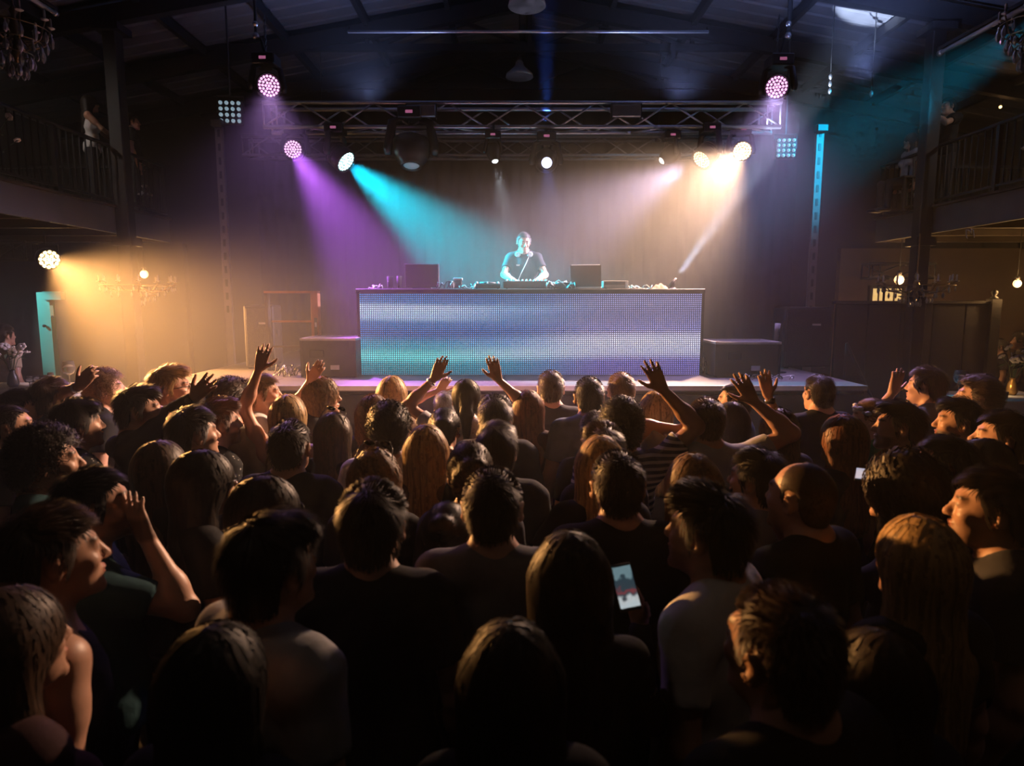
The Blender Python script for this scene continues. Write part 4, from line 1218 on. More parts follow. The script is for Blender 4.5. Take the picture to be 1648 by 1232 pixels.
CCOL = {'black': (.013, .013, .015), 'charcoal': (.035, .035, .04), 'grey': (.16, .16, .17), 'lightgrey': (.32, .32, .33), 'white': (.62, .61, .6), 'beige': (.45, .36, .25),
        'navy': (.015, .022, .05), 'blue': (.05, .10, .22), 'bluegrey': (.13, .16, .2), 'teal': (.014, .05, .06), 'green': (.01, .12, .05), 'red': (.30, .03, .03), 'pink': (.4, .2, .2), 'brown': (.09, .05, .03), 'maroon': (.035, .012, .014)}
def cloth_mat(c, pat=None):
    key = 'cloth_%s_%s' % (c, pat)
    if key in MATS: return MATS[key]
    m = mat(key, CCOL[c], .88, 0, .18, 22, bump=.15, spec=.25)
    if pat:
        nt = m.node_tree; b = nt.nodes['Principled BSDF']
        tcn = nt.nodes.new('ShaderNodeTexCoord')
        if pat == 'stripe':
            wv = nt.nodes.new('ShaderNodeTexWave'); wv.bands_direction = 'Z'; wv.inputs['Scale'].default_value = 9.5; wv.inputs['Distortion'].default_value = .6
            src = wv.outputs['Fac']; lo, hi = .55, .62
        else:
            wv = nt.nodes.new('ShaderNodeTexVoronoi'); wv.inputs['Scale'].default_value = 38; src = wv.outputs['Distance']; lo, hi = .25, .2
        nt.links.new(tcn.outputs['Object'], wv.inputs['Vector'])
        mr = nt.nodes.new('ShaderNodeMapRange'); mr.inputs[1].default_value = lo; mr.inputs[2].default_value = hi; nt.links.new(src, mr.inputs[0])
        mxn = nt.nodes.new('ShaderNodeMix'); mxn.data_type = 'RGBA'; nt.links.new(mr.outputs[0], mxn.inputs['Factor'])
        mxn.inputs['A'].default_value = (*CCOL[c], 1); mxn.inputs['B'].default_value = (.45, .44, .42, 1)
        nt.links.new(mxn.outputs['Result'], b.inputs['Base Color'])
    return m
FRAME_M = mat('spectacle_frame', (.02, .02, .02), .3)
LENS_D = mat('dark_lens', (.02, .018, .015), .08)
def glasses_mesh(dark=False):
    b = MB()
    for s in (-1, 1):
        pts = [(s * .033 + .024 * math.cos(a), .104, .008 + .019 * math.sin(a)) for a in [i * PI / 7 for i in range(15)]]
        b.tube(pts, .0022, 5, False)
        b.tube([(s * .056, .102, .012), (s * .072, .075, .012), (s * .083, .0, .010), (s * .082, -.02, -.004)], .0022, 5)
    b.tube([(-.010, .105, .012), (0, .108, .016), (.010, .105, .012)], .002, 5)
    return b.mesh('spectacles', FRAME_M, True)
def lens_mesh():
    b = MB()
    for s in (-1, 1): b.lathe([(.024, 0), (.018, .003), (.001, .005)], 14, Matrix.Translation((s * .033, .104, .008)) @ Matrix.Rotation(-PI / 2, 4, 'X') @ Matrix.Diagonal((1, .8, 1, 1)))
    return b.mesh('lenses', LENS_D, True)
GL = glasses_mesh(); LN = lens_mesh()

PEOPLE = []
_body = {}; _top = {}
def setm(o, m):
    if not o.data.materials: o.data.materials.append(None)
    o.material_slots[0].link = 'OBJECT'; o.material_slots[0].material = m
def person(px, py, H, yaw, label, sex='M', hair='short', hc='dark', skin='mid', beard=0.0, top='tee', tc='black', pat=None,
           left=None, right=None, head=(6, 0, 0), glasses=0, group='concert crowd', pos=None, stand=0.0, trousers='charcoal', cat='person', seed=None, seated=False, watch=None, crown=False, hood=False):
    """px,py: pixel of the crown in the photograph; H: standing height; yaw: degrees the body turns right from facing the stage"""
    s = H / 1.77
    if pos is None:
        c = at_z(px, py, H); root = Vector((c.x, c.y, 0))
    else: root = Vector(pos)
    yr = R(yaw)
    # crown lies a little in front of the body axis
    def local(P):
        q = (Vector(P) - root) / s
        return np.array((q.x * math.cos(yr) - q.y * math.sin(yr), q.x * math.sin(yr) + q.y * math.cos(yr), q.z))
    def conv(a, side):
        if a is None or 'wrist' in a: return a
        a = dict(a)
        wpx, wpy = a.pop('px'); dy = a.pop('dy', 0.0)
        a['wrist'] = local(at(wpx, wpy, root.y + dy))
        if 'epx' in a:
            ex, ey = a.pop('epx'); E = local(at(ex, ey, root.y + a.pop('edy', dy * .5)))
            S = np.array((side * SHX[sex], -.012, SHZ)); a['pole'] = unit(E - (S + a['wrist']) / 2)
        if 'hpx' in a:
            hx, hy = a.pop('hpx'); Hp = local(at(hx, hy, root.y + dy + a.pop('hdy', 0.0))); a['hd'] = unit(Hp - a['wrist'])
        if 'wpn' in a:      # palm normal given in world axes
            w_ = Vector(a.pop('wpn')); a['pn'] = np.array((w_.x * math.cos(yr) - w_.y * math.sin(yr), w_.x * math.sin(yr) + w_.y * math.cos(yr), w_.z))
        return a
    L, Rr = conv(left, -1), conv(right, 1)
    hr = (R(head[0]), R(head[1]), R(head[2]))
    key = (sex, head) if L is None and Rr is None else (px, py)
    if key not in _body: _body[key] = make_body(sex, (L, Rr), hr)
    bm, HM, info = _body[key]
    tkey = (key, top)
    if tkey not in _top: _top[tkey] = make_top(sex, info, top, (len(_top) * 1.7) % 9)
    t = thing('person', label, cat, (root.x, root.y, stand), -yr, group)
    t.scale = (s, s, s)
    o = link('body', bm, t); setm(o, skin_mat(skin, beard))
    o = link('shirt' if top != 'tank' else 'tank_top', _top[tkey], t); setm(o, cloth_mat(tc, pat))
    o = link('trousers', TROUS['S' if seated else sex], t); setm(o, cloth_mat(trousers))
    for sx in (-1, 1):
        o = link('shoe', SHOE, t, (sx * .11, .47, .45) if seated else (sx * .105, .01, 0)); setm(o, PLAST)
    if hair:
        o = link('hair', get_hair(hair), t); o.matrix_local = HM; setm(o, hair_mat(hc))
    if glasses:
        if glasses == 1: o = link('spectacles', GL, t); o.matrix_local = HM
        else:
            M2 = HM @ Matrix.Translation((0, -.035, .085)) @ Matrix.Rotation(R(38), 4, 'X')
            o = link('sunglasses', GL, t); o.matrix_local = M2
            q = link('lenses', LN, o)
    if watch:
        S_, E_, W_, hd_, pn_ = info[0 if watch[0] == 'L' else 1]
        ax_ = unit(W_ - E_); cW = W_ - ax_ * .028
        Mw = Mdir(cW - ax_ * .011, ax_)
        rw = .031 if sex == 'M' else .027
        wo = MB().lathe([(rw, 0), (rw + .004, .002), (rw + .004, .020), (rw, .022), (rw - .003, .011)], 18, Mw).build('wristband' if watch[1:] == 'b' else 'wristwatch', PLAST if watch[1:] != 'b' else ALU, t, True)
        if watch[1:] != 'b': MB().lathe([(.017, 0), (.017, .008), (.001, .009)], 14, Mdir(cW - unit(pn_) * (rw + .002), -unit(pn_))).build('watch_face', STEEL, wo, True)
    if hood:
        MB().ball((0, -.105, 1.445), .085, 16, 10, (1.25, .62, .7)).build('hood', cloth_mat(tc), t, True)
    if crown:
        fc = MB()
        for k in range(22):
            a = 2 * PI * k / 22; r_ = .104 + .008 * math.sin(k * 2.3)
            fc.ball((r_ * .92 * math.sin(a), r_ * math.cos(a) - .012, .062 + .012 * math.sin(k * 1.7)), .018 + .005 * math.sin(k * 3.1), 7, 5, (1, 1, .7))
        fo = fc.build('flower_crown', mat('pale_petal', (.62, .58, .55), .7), t, True); fo.matrix_local = HM
    PEOPLE.append((t, root, label))
    return t, local, info, HM, root, s
# ================================================================== THE CROWD  (crown pixel, height, turn)
M_, F_ = dict(sex='M'), dict(sex='F')
def up(w_, e, h, dy=0.0, spread=1.0, curl=.2, **k):
    return dict(px=w_, epx=e, hpx=h, dy=dy, spread=spread, curl=curl, wpn=k.pop('wpn', (0, 1, 0)), **k)
P_ = person
# --- left flank, faces turned right towards the stage
P_(268, 588, 1.90, 72, 'tall blond man in glasses in profile, collar lit amber, nearest the amber haze', hair='quiff', hc='blond', skin='fair', tc='charcoal', glasses=1, top='polo')
P_(165, 596, 1.83, 62, 'man with curly golden-lit hair looking up, beside the pointing arm', hair='curly', hc='light', skin='fair', tc='black', head=(14, 0, 0))
P_(76, 607, 1.82, 28, 'brown-haired man at the left pointing with a raised bare arm', hair='short', hc='brown', tc='grey', pat='spots', watch='Rb', right=up((128, 622), (104, 652), (152, 582), -.05, .2, .5))
P_(116, 642, 1.80, 42, 'dark-haired man with a pale patterned collar, in front of the pointing man', hair='fringe', hc='dark', tc='black', pat='spots')
P_(216, 621, 1.83, 66, 'man in a black hooded top in profile, stretching out a spread hand', hair='quiff', hc='dark', skin='mid', tc='black', top='long', hood=True, watch='R', right=up((312, 640), (272, 672), (342, 606), -.05, 1.2, .15))
P_(22, 626, 1.76, 58, 'dark-haired man at the left edge, half hidden behind a purple-lit face', hair='short', hc='black', tc='black')
P_(8, 648, 1.76, 60, 'man at the left edge with a purple-lit face in profile', hair='crop', hc='dark', tc='charcoal', beard=.5)
P_(64, 690, 1.80, 58, 'curly dark-haired man in profile above a blue collar, left side', hair='curly', hc='dark', skin='mid', tc='teal')
P_(140, 752, 1.76, 58, 'bearded man in a teal shirt lifting a blurred open hand', hair='short', hc='black', skin='mid', beard=.7, tc='teal', head=(12, 0, 0), right=dict(px=(238, 868), epx=(305, 955), hpx=(212, 808), dy=-.02, spread=.8, curl=.2, wpn=(.4, 1, 0)))
P_(368, 612, 1.84, 20, 'man with short golden-rimmed hair in a beige tee, back to us', hair='wavyshort', hc='brown', skin='fair', tc='beige')
P_(418, 601, 1.82, 74, 'bearded man in amber profile behind the raised arm', hair='short', hc='light', skin='fair', beard=.6, tc='white')
P_(345, 642, 1.78, 48, 'reddish-haired man in a dark speckled shirt, turned right', hair='quiff', hc='auburn', skin='fair', beard=.5, tc='black', pat='spots')
P_(304, 655, 1.79, 44, 'man with smooth dark hair in front of the reddish-haired man', hair='short', hc='dark', tc='charcoal')
P_(462, 635, 1.77, 4, 'blonde woman with straight hair raising her bare left arm high', hair='long', hc='blonde', skin='fair', top='tank', tc='black', left=up((417, 594), (390, 652), (426, 552), 0, 1.15, .12), **F_)
P_(513, 606, 1.80, 72, 'woman in profile with long curly fair hair and a reaching hand', hair='longwavy', hc='light', skin='fair', tc='charcoal', right=up((499, 612), (478, 642), (522, 578), -.05, .4, .25), **F_)
P_(463, 673, 1.78, 6, 'man with a sharp dark crop and golden rim light, in a black tee', hair='crop', hc='dark', tc='black')
P_(535, 664, 1.70, 14, 'woman with long dark hair and sunglasses pushed up, left of centre', hair='longdark', hc='brown', tc='black', glasses=2, **F_)
P_(318, 725, 1.75, 52, 'woman with glasses and long dark hair in profile, left foreground', hair='longdark', hc='dark', skin='mid', tc='black', glasses=1, **F_)
P_(252, 710, 1.72, 22, 'woman with long dark brown hair behind the woman in glasses', hair='long', hc='brown', tc='black', **F_)
P_(418, 767, 1.74, 54, 'dark-haired woman with spectacles above the man in the white tee', hair='longdark', hc='dark', tc='charcoal', glasses=1, **F_)
P_(425, 829, 1.79, 34, 'man in a pale grey tee with dark swept hair, left foreground', hair='fringe', hc='dark', tc='lightgrey')
P_(66, 814, 1.79, 46, 'man with brown hair in a sleeveless black top, left foreground', hair='short', hc='brown', tc='black', top='tank')
P_(-8, 950, 1.70, 30, 'fair-haired woman cut off by the left edge of the picture', hair='long', hc='brown', tc='maroon', **F_)
P_(335, 1012, 1.68, 10, 'person with dark hair in deep shadow below the man in the pale tee', hair='longdark', hc='black', tc='black', **F_)
# --- centre
P_(630, 605, 1.79, 12, 'blonde woman with long hair closest to the stage, left of the screen middle', hair='long', hc='blonde', skin='fair', tc='beige', **F_)
P_(600, 635, 1.73, 8, 'woman with wavy reddish-gold hair behind the dark-haired man in white', hair='longwavy', hc='auburn', skin='fair', tc='charcoal', **F_)
P_(625, 652, 1.79, -8, 'man with tousled dark hair in a white tee, left of centre', hair='wavyshort', hc='dark', tc='white')
P_(716, 628, 1.66, 4, 'small person with short grey-brown hair lifting one bent arm', hair='crop', hc='grey', skin='fair', tc='beige', left=up((706, 628), (676, 655), (718, 604), .1, .3, .6), **F_)
P_(750, 608, 1.82, -4, 'woman with a dark ponytail waving both arms in front of the screen', hair='ponytail', hc='black', skin='mid', tc='white', pat='spots', watch='Lb', left=up((699, 609), (684, 650), (713, 563), 0, .45, .1), right=up((801, 610), (822, 655), (797, 568), 0, .7, .15), **F_)
P_(797, 636, 1.77, 2, 'dark-haired man below the right hand of the ponytailed woman', hair='short', hc='black', skin='fair', tc='black')
P_(714, 656, 1.72, 10, 'woman with dark curls in a bun, in front of the raised bent arm', hair='updo', hc='black', tc='black', **F_)
P_(850, 628, 1.74, 4, 'woman with long chestnut hair beside the man in the dark tee', hair='long', hc='auburn', skin='fair', tc='maroon', **F_)
P_(887, 594, 1.83, -2, 'man with short hair in a dark grey tee nearest the stage at centre', hair='crop', hc='brown', skin='fair', tc='charcoal')
P_(949, 604, 1.84, -3, 'man with cropped black hair in a grey-blue shirt, centre', hair='crop', hc='black', skin='tan', tc='bluegrey')
P_(1001, 597, 1.83, -6, 'man with short brown hair in a white tee next to the stage', hair='crop', hc='light', skin='fair', tc='white')
P_(1001, 646, 1.79, -6, 'curly dark-haired man in a striped tee raising his right hand', hair='curly', hc='black', skin='tan', tc='navy', pat='stripe', right=up((1066, 626), (1096, 690), (1047, 576), 0, 1.1, .15))
P_(1056, 630, 1.75, -8, 'straight blonde-haired woman under the raised hand right of centre', hair='long', hc='blonde', skin='fair', tc='charcoal', **F_)
P_(797, 681, 1.76, 4, 'man with dark side-parted hair and glasses in a black tee, centre', hair='fringe', hc='dark', tc='black', glasses=1)
P_(685, 684, 1.74, 3, 'blonde woman with very long straight hair, centre left', hair='long', hc='blond', skin='fair', tc='brown', **F_)
P_(602, 723, 1.71, 5, 'woman with wavy golden hair and sunglasses on her head', hair='longwavy', hc='light', skin='fair', tc='black', glasses=2, **F_)
P_(756, 711, 1.76, 0, 'woman with a loose brown updo in front of the man with glasses', hair='updo', hc='brown', tc='charcoal', **F_)
P_(597, 777, 1.78, 3, 'broad man with short dark hair in a black tee, left of centre foreground', hair='short', hc='dark', tc='black')
P_(792, 750, 1.80, 0, 'man with a fuzzy amber-rimmed crop in a grey tee, centre foreground', hair='crop', hc='dark', skin='fair', tc='grey')
P_(961, 664, 1.68, -16, 'dark-haired man peeking out above the swept brown hair', hair='short', hc='dark', tc='black')
P_(973, 684, 1.74, -10, 'person with swept-up brown hair between blonde and striped tee', hair='quiff', hc='brown', tc='black', **F_)
P_(968, 702, 1.76, 0, 'woman with smooth blonde hair, hand on hip, in a black tee', hair='long', hc='blonde', skin='fair', tc='black', left=dict(wrist=np.array((-.17, .02, 1.02)), pole=(-1, -.35, 0), hd=(.7, .5, -.5), pn=(1, 0, 0), curl=.3, spread=.3), **F_)
P_(997, 722, 1.80, -3, 'man with short dark hair in a black tee, right of centre', hair='crop', hc='dark', skin='mid', tc='black')
P_(718, 808, 1.62, 4, 'dark round head in shadow between two foreground men', hair='bun', hc='black', tc='black', **F_)
P_(918, 858, 1.73, 2, 'woman with long dark hair filming with a phone, foreground', hair='longdark', hc='dark', skin='mid', tc='black', top='long', right=dict(px=(1030, 1005), epx=(1040, 1110), hpx=(1014, 945), dy=.24, spread=.25, curl=.45, wpn=(-.75, -.5, 0)), **F_)
P_(822, 1006, 1.69, -4, 'person with dark hair in black at the bottom centre of the picture', hair='longdark', hc='black', tc='black', **F_)
# --- right of centre
P_(1140, 637, 1.81, -10, 'brown-haired man in a pale tee with both arms up, right of the screen', hair='crop', hc='brown', skin='mid', tc='lightgrey', right=up((1212, 645), (1254, 706), (1190, 592), 0, 1.0, .2), left=up((1098, 692), (1062, 724), (1112, 672), .02, .2, .9))
P_(1187, 614, 1.78, -62, 'short-haired man in profile looking left past raised hands', hair='crop', hc='dark', skin='fair', tc='blue', beard=.3)
P_(1180, 647, 1.70, -14, 'dark-haired woman half hidden beside the man with both arms up', hair='longdark', hc='black', tc='black', **F_)
P_(1256, 657, 1.71, -10, 'woman with long brown hair raising a hand with a dark watch', hair='longwavy', hc='brown', skin='mid', tc='charcoal', watch='L', left=up((1236, 637), (1246, 695), (1232, 588), .03, .7, .15), **F_)
P_(1322, 600, 1.83, -10, 'man with neat dark hair in a black tee, standing apart on the right', hair='crop', hc='dark', skin='fair', tc='black')
P_(1362, 668, 1.74, -24, 'woman with reddish plaited hair on the right', hair='braids', hc='auburn', skin='mid', tc='black', **F_)
P_(1408, 640, 1.72, -56, 'fair curly-haired woman with flowers in her hair, in profile', hair='updo', hc='light', skin='fair', tc='green', crown=True, **F_)
P_(1455, 645, 1.79, -66, 'stubbled man with dark swept hair in clear profile, right side', hair='quiff', hc='dark', skin='mid', beard=.7, tc='black')
P_(1497, 589, 1.86, -42, 'man in a pale blue tee greeting the stage with his left hand', hair='short', hc='brown', skin='fair', tc='bluegrey', left=up((1436, 632), (1412, 668), (1446, 588), 0, .5, .15))
P_(1578, 607, 1.82, -62, 'curly-topped man in profile next to the right white table', hair='wavyshort', hc='brown', skin='fair', tc='black', head=(14, 0, 0))
P_(1552, 640, 1.78, -68, 'black-bearded man in profile looking left, right side', hair='quiff', hc='black', skin='mid', beard=.85, tc='black')
P_(1622, 660, 1.80, -64, 'man in profile at the right edge looking up, pink-lit face', hair='short', hc='dark', skin='fair', tc='black', head=(12, 0, 0))
P_(1530, 700, 1.75, -60, 'man with a heavy beard below the black-bearded man', hair='short', hc='black', skin='mid', beard=.9, tc='black', head=(10, 0, 0))
P_(1590, 706, 1.72, -60, 'woman with dark hair in profile between bearded man and right edge', hair='longdark', hc='black', skin='fair', tc='black', **F_)
P_(1612, 752, 1.79, -62, 'large man in profile at the right edge, ear and jaw lit orange', hair='short', hc='dark', skin='mid', beard=.3, tc='charcoal')
P_(1466, 734, 1.74, -42, 'woman with big dark curls and bare shoulders, holding a glowing phone', hair='longcurly', hc='dark', skin='mid', top='tank', tc='black', left=dict(px=(1424, 806), epx=(1440, 870), hpx=(1394, 778), dy=.1, spread=.4, curl=.5, wpn=(-.3, -.4, .8)), **F_)
P_(1226, 721, 1.73, -44, 'dark-haired man in a grey tee looking left, right of centre', hair='short', hc='black', skin='mid', tc='grey')
P_(1300, 736, 1.80, -34, 'bald man in a black tee with a hand at his chin', hair='buzz', hc='brown', skin='mid', beard=.4, tc='black', left=dict(px=(1268, 872), epx=(1300, 960), hpx=(1246, 838), dy=.12, spread=.2, curl=.9, wpn=(.5, -.3, 0)))
P_(1118, 731, 1.75, -6, 'woman with smooth golden-brown hair in front of the man with both arms up', hair='long', hc='light', skin='fair', tc='black', **F_)
P_(1150, 783, 1.79, -52, 'dark-haired man in a white tee turned left, right of centre foreground', hair='quiff', hc='black', skin='mid', beard=.5, tc='white')
P_(1490, 833, 1.74, -12, 'woman with very long blonde hair, right foreground', hair='long', hc='blonde', skin='fair', tc='black', **F_)
P_(1275, 940, 1.79, -28, 'man with thinning short hair in a black shirt, nearest on the right', hair='crop', hc='brown', skin='mid', tc='black')
P_(1425, 1019, 1.60, -8, 'woman with dark hair rimmed by faint light, bottom right', hair='longdark', hc='dark', tc='navy', **F_)

# --- phones held by the crowd
def phone(center, w_, h_, q, label, pic):
    t = thing('smartphone', label, 'phone', center); t.rotation_euler = q
    MB().box((0, 0, 0), (w_, .009, h_), bevel=.003).build('case', PLAST, t)
    MB().box((0, -.0052, .0), (w_ * .9, .001, h_ * .86)).build('screen', pic, t)
scr_m = bpy.data.materials.new('phone_picture'); scr_m.use_nodes = True
nt = scr_m.node_tree; bb = nt.nodes['Principled BSDF']; bb.inputs['Base Color'].default_value = (.02, .02, .02, 1)
tcn = nt.nodes.new('ShaderNodeTexCoord'); nzn = nt.nodes.new('ShaderNodeTexNoise'); nzn.inputs['Scale'].default_value = 45; nzn.inputs['Detail'].default_value = 1
sx_ = nt.nodes.new('ShaderNodeSeparateXYZ'); nt.links.new(tcn.outputs['Object'], sx_.inputs[0])
mr_ = nt.nodes.new('ShaderNodeMapRange'); mr_.inputs[1].default_value = -.06; mr_.inputs[2].default_value = .06; nt.links.new(sx_.outputs[2], mr_.inputs[0])
ad_ = nt.nodes.new('ShaderNodeMath'); ad_.operation = 'MULTIPLY_ADD'; nt.links.new(nzn.outputs['Fac'], ad_.inputs[0]); ad_.inputs[1].default_value = .5; nt.links.new(mr_.outputs[0], ad_.inputs[2])
rp = nt.nodes.new('ShaderNodeValToRGB'); e = rp.color_ramp.elements      # bright floor of the picture, dark crowd, pale status bar
e[0].position = .30; e[0].color = (.70, .80, .85, 1); e[1].position = 1.18 / 1.2; e[1].color = (.20, .32, .36, 1)
for p_, c_ in ((.46, (.75, .80, .82, 1)), (.55, (.06, .08, .10, 1)), (.66, (.30, .06, .07, 1)), (.72, (.05, .07, .09, 1)), (.90, (.04, .07, .09, 1))):
    q_ = e.new(p_); q_.color = c_
nt.links.new(tcn.outputs['Object'], nzn.inputs['Vector']); nt.links.new(ad_.outputs[0], rp.inputs[0])
nt.links.new(rp.outputs[0], bb.inputs['Emission Color']); bb.inputs['Emission Strength'].default_value = .6
scr_m.cycles.emission_sampling = 'NONE'
wy = [p for p in PEOPLE if 'filming with a phone' in p[2]][0][1].y
phone(at(1006, 944, wy + .16), .062, .128, (R(-34), R(-8), R(8)), 'phone with a lit picture held up by the woman with long dark hair', scr_m)
wy = [p for p in PEOPLE if 'glowing phone' in p[2]][0][1].y
phone(at(1391, 764, wy + .18), .066, .135, (R(-83), 0, R(-30)), 'phone lying flat in the hand of the curly-haired woman', glow('phone', (.8, .9, 1), .4))
# --- the DJ
YDJ = YL + .82
cdj = at(843, 373, YDJ)
Hdj = cdj.z - ZS
t, loc_, info, HM, root, sdj = person(843, 373, Hdj, 180, 'DJ in a dark polo shirt behind the mixer, headphones round his neck', hair='crop', hc='grey', skin='fair', tc='charcoal', top='polo', head=(-14, 0, 10),
    pos=(cdj.x, YDJ, ZS), stand=ZS, group='people on the stage',
    right=dict(px=(826, 450), epx=(800, 440), hpx=(845, 457), dy=-.33, edy=-.02, spread=.5, curl=.35, wpn=(0, 0, -1)),
    left=dict(px=(866, 449), epx=(884, 440), hpx=(852, 457), dy=-.33, edy=-.02, spread=.5, curl=.5, wpn=(0, 0, -1)))
hp = mat('headphone_grey', (.55, .56, .58), .4, .3)
pts = [(.088 * math.cos(a), -.02 + .085 * math.sin(a), 1.505 + .02 * math.sin(a)) for a in [R(215 + 11 * i - 90 - 55) for i in range(0)]]
pts = [(.095 * math.sin(a), -.01 - .085 * math.cos(a), 1.50 + .025 * math.cos(a)) for a in [R(-125 + 25 * i) for i in range(11)]]
hpo = MB().tube(pts, .011, 8).build('headphones', hp, t, True)
for sx in (-1, 1):
    Mx = Mdir((sx * .078, .055, 1.475), (sx * .25, 1, .1))
    MB().lathe([(.030, -.02), (.038, -.012), (.038, .012), (.030, .022), (.018, .023), (.001, .018)], 18, Mx).build('ear_cup', hp, hpo, True)
MB().tube([(-.07, .06, 1.46), (-.03, .13, 1.36), (.04, .165, 1.22), (.09, .2, 1.10)], .005, 6).build('headphone_lead', mat('cable_pale', (.6, .6, .6), .5), hpo, True)
MB().box((.075, .118, 1.335), (.05, .006, .022)).build('chest_logo', mat('white_print', (.6, .6, .6), .6), t)
t.children[0].name
# --- people on the balconies and beside the tables
ZB = 3.444
def balc(px, py, Y, yaw, label, **k):
    c = at(px, py, Y); H = c.z - ZB
    if k.get('seated'): k['stand'] = ZB - .44 * (H + .44) / 1.77; H = H + .44
    else: k['stand'] = ZB
    return person(px, py, H, yaw, label, pos=(c.x, Y, k['stand']), group='people on the balconies', **k)
balc(142, 153, 8.25, 62, 'woman in a white top leaning on the left balcony rail', sex='F', hair='longdark', hc='dark', tc='white', top='tank', left=dict(wrist=np.array((.02, .3, 1.10)), pole=(-1, 0, -.4), curl=.5, spread=.2, pn=(0, 0, -1)), right=dict(wrist=np.array((.02, .33, 1.12)), pole=(1, 0, -.4), curl=.5, spread=.2, pn=(0, 0, -1)))
balc(211, 184, 9.0, 60, 'man in black standing behind the left column on the balcony', hair='short', hc='dark', tc='black')
balc(1528, 158, 8.6, -100, 'man in a dark tee taking a picture from the right balcony', hair='short', hc='dark', tc='black', skin='mid', left=dict(wrist=np.array((-.06, .30, 1.50)), pole=(-1, .1, -1), hd=(0, .2, 1), pn=(1, 0, 0), curl=.6, spread=.2), right=dict(wrist=np.array((.06, .30, 1.50)), pole=(1, .1, -1), hd=(0, .2, 1), pn=(-1, 0, 0), curl=.6, spread=.2))
mp_ = [p for p in PEOPLE if 'taking a picture' in p[2]][0]
fdir = Vector((math.sin(R(-100)), math.cos(R(-100)), 0))
phone(Vector((mp_[1].x, mp_[1].y, mp_[1].z + 1.47)) + fdir * .30, .075, .145, (0, 0, R(10)), 'dark phone in the hands of the man on the right balcony', PLAST)
balc(1467, 228, 8.75, -95, 'woman in a pale top sitting behind the right balcony rail', sex='F', hair='long', hc='brown', tc='lightgrey', seated=True)
# ================================================================== SIDES OF THE HALL
# raised side platforms with high tables
plat_m = mat('platform_wood', (.05, .04, .035), .7, 0, .3, 4)
def platform(x0, x1, y0, y1, label):
    t = thing('platform', label, 'platform', ((x0 + x1) / 2, (y0 + y1) / 2, 0), 0, 'side platforms')
    n = 6; wx = (x1 - x0) / n
    for i in range(n): MB().box((x0 + wx * (i + .5) - t.location.x, 0, .42), (wx - .008, y1 - y0, .04)).build('plank', plat_m, t)
    MB().box((0, -(y1 - y0) / 2 + .02, .2), (x1 - x0, .03, .4)).build('riser', BLACKW, t)
    MB().box(((x1 - x0) / 2 * (1 if x1 < 0 else -1) * .99, 0, .2), (.03, y1 - y0, .4)).build('side_board', BLACKW, t)
platform(WL + .02, -4.0, 4.9, 9.2, 'low raised platform under the left balcony')
platform(3.9, WR - .02, 4.9, 9.2, 'low raised platform under the right balcony')
ZP = .44
linen = mat('white_linen', (.70, .68, .66), .85, 0, .06, 12, bump=.1)
def cloth_table(x, y, ztop, wx, wy, label, clabel):
    t = thing('high_table', label, 'table', (x, y, ZP), 0, 'high tables')
    h = ztop - ZP
    MB().box((0, 0, h - .02), (wx, wy, .035)).build('table_top', wood_d, t)
    for sx in (-1, 1):
        for sy in (-1, 1): MB().box((sx * (wx / 2 - .06), sy * (wy / 2 - .06), (h - .03) / 2), (.05, .05, h - .03)).build('leg', STEEL, t)
    b = MB(); n = 44; vs = []; per = []
    for k in range(n):
        u = k / n * 4; s_ = int(u); f = u - s_
        c = [(-1, -1), (1, -1), (1, 1), (-1, 1)]
        p, q = c[s_], c[(s_ + 1) % 4]
        per.append(((p[0] + (q[0] - p[0]) * f) * (wx / 2 + .008), (p[1] + (q[1] - p[1]) * f) * (wy / 2 + .008)))
    for lev, (dz, fl) in enumerate(((.004, 1.0), (-.01, 1.012), (-.12, 1.03), (-.26, 1.04))):
        for k, (a, c_) in enumerate(per):
            wv = 1 + (.022 * math.sin(k * 1.45) + .012 * math.sin(k * .6)) * (lev >= 2) * (lev - 1)
            vs.append((a * fl * wv, c_ * fl * wv, dz))
    fs = [tuple(range(n))]
    for l in range(3):
        for k in range(n):
            a_ = l * n + k; b_ = l * n + (k + 1) % n; fs.append((b_, a_, a_ + n, b_ + n))
    b.add(vs, fs)
    tag(b.build('tablecloth', linen, None, True, (x, y, ztop)), clabel, 'tablecloth', 'white tablecloths')
def wineglass(p, label, h=.2, r=.045, group='wine glasses'):
    t = thing('wine_glass', label, 'glass', p, 0, group)
    MB().lathe([(.035, 0), (.034, .004), (.006, .008), (.004, .02), (.004, h * .45), (.012, h * .48)], 14).build('stem', glass_m, t, True)
    MB().lathe([(.010, h * .47), (r * .75, h * .55), (r, h * .72), (r * .8, h), (r * .76, h), (r * .94, h * .72), (r * .7, h * .56), (.001, h * .49)], 16).build('bowl', glass_m, t, True)
petal_m = mat('pale_petal', (.62, .58, .55), .7); leaf_m = mat('dark_leaf', (.05, .09, .04), .6); gold_m = mat('gold_glass', (.55, .33, .10), .25, .6)
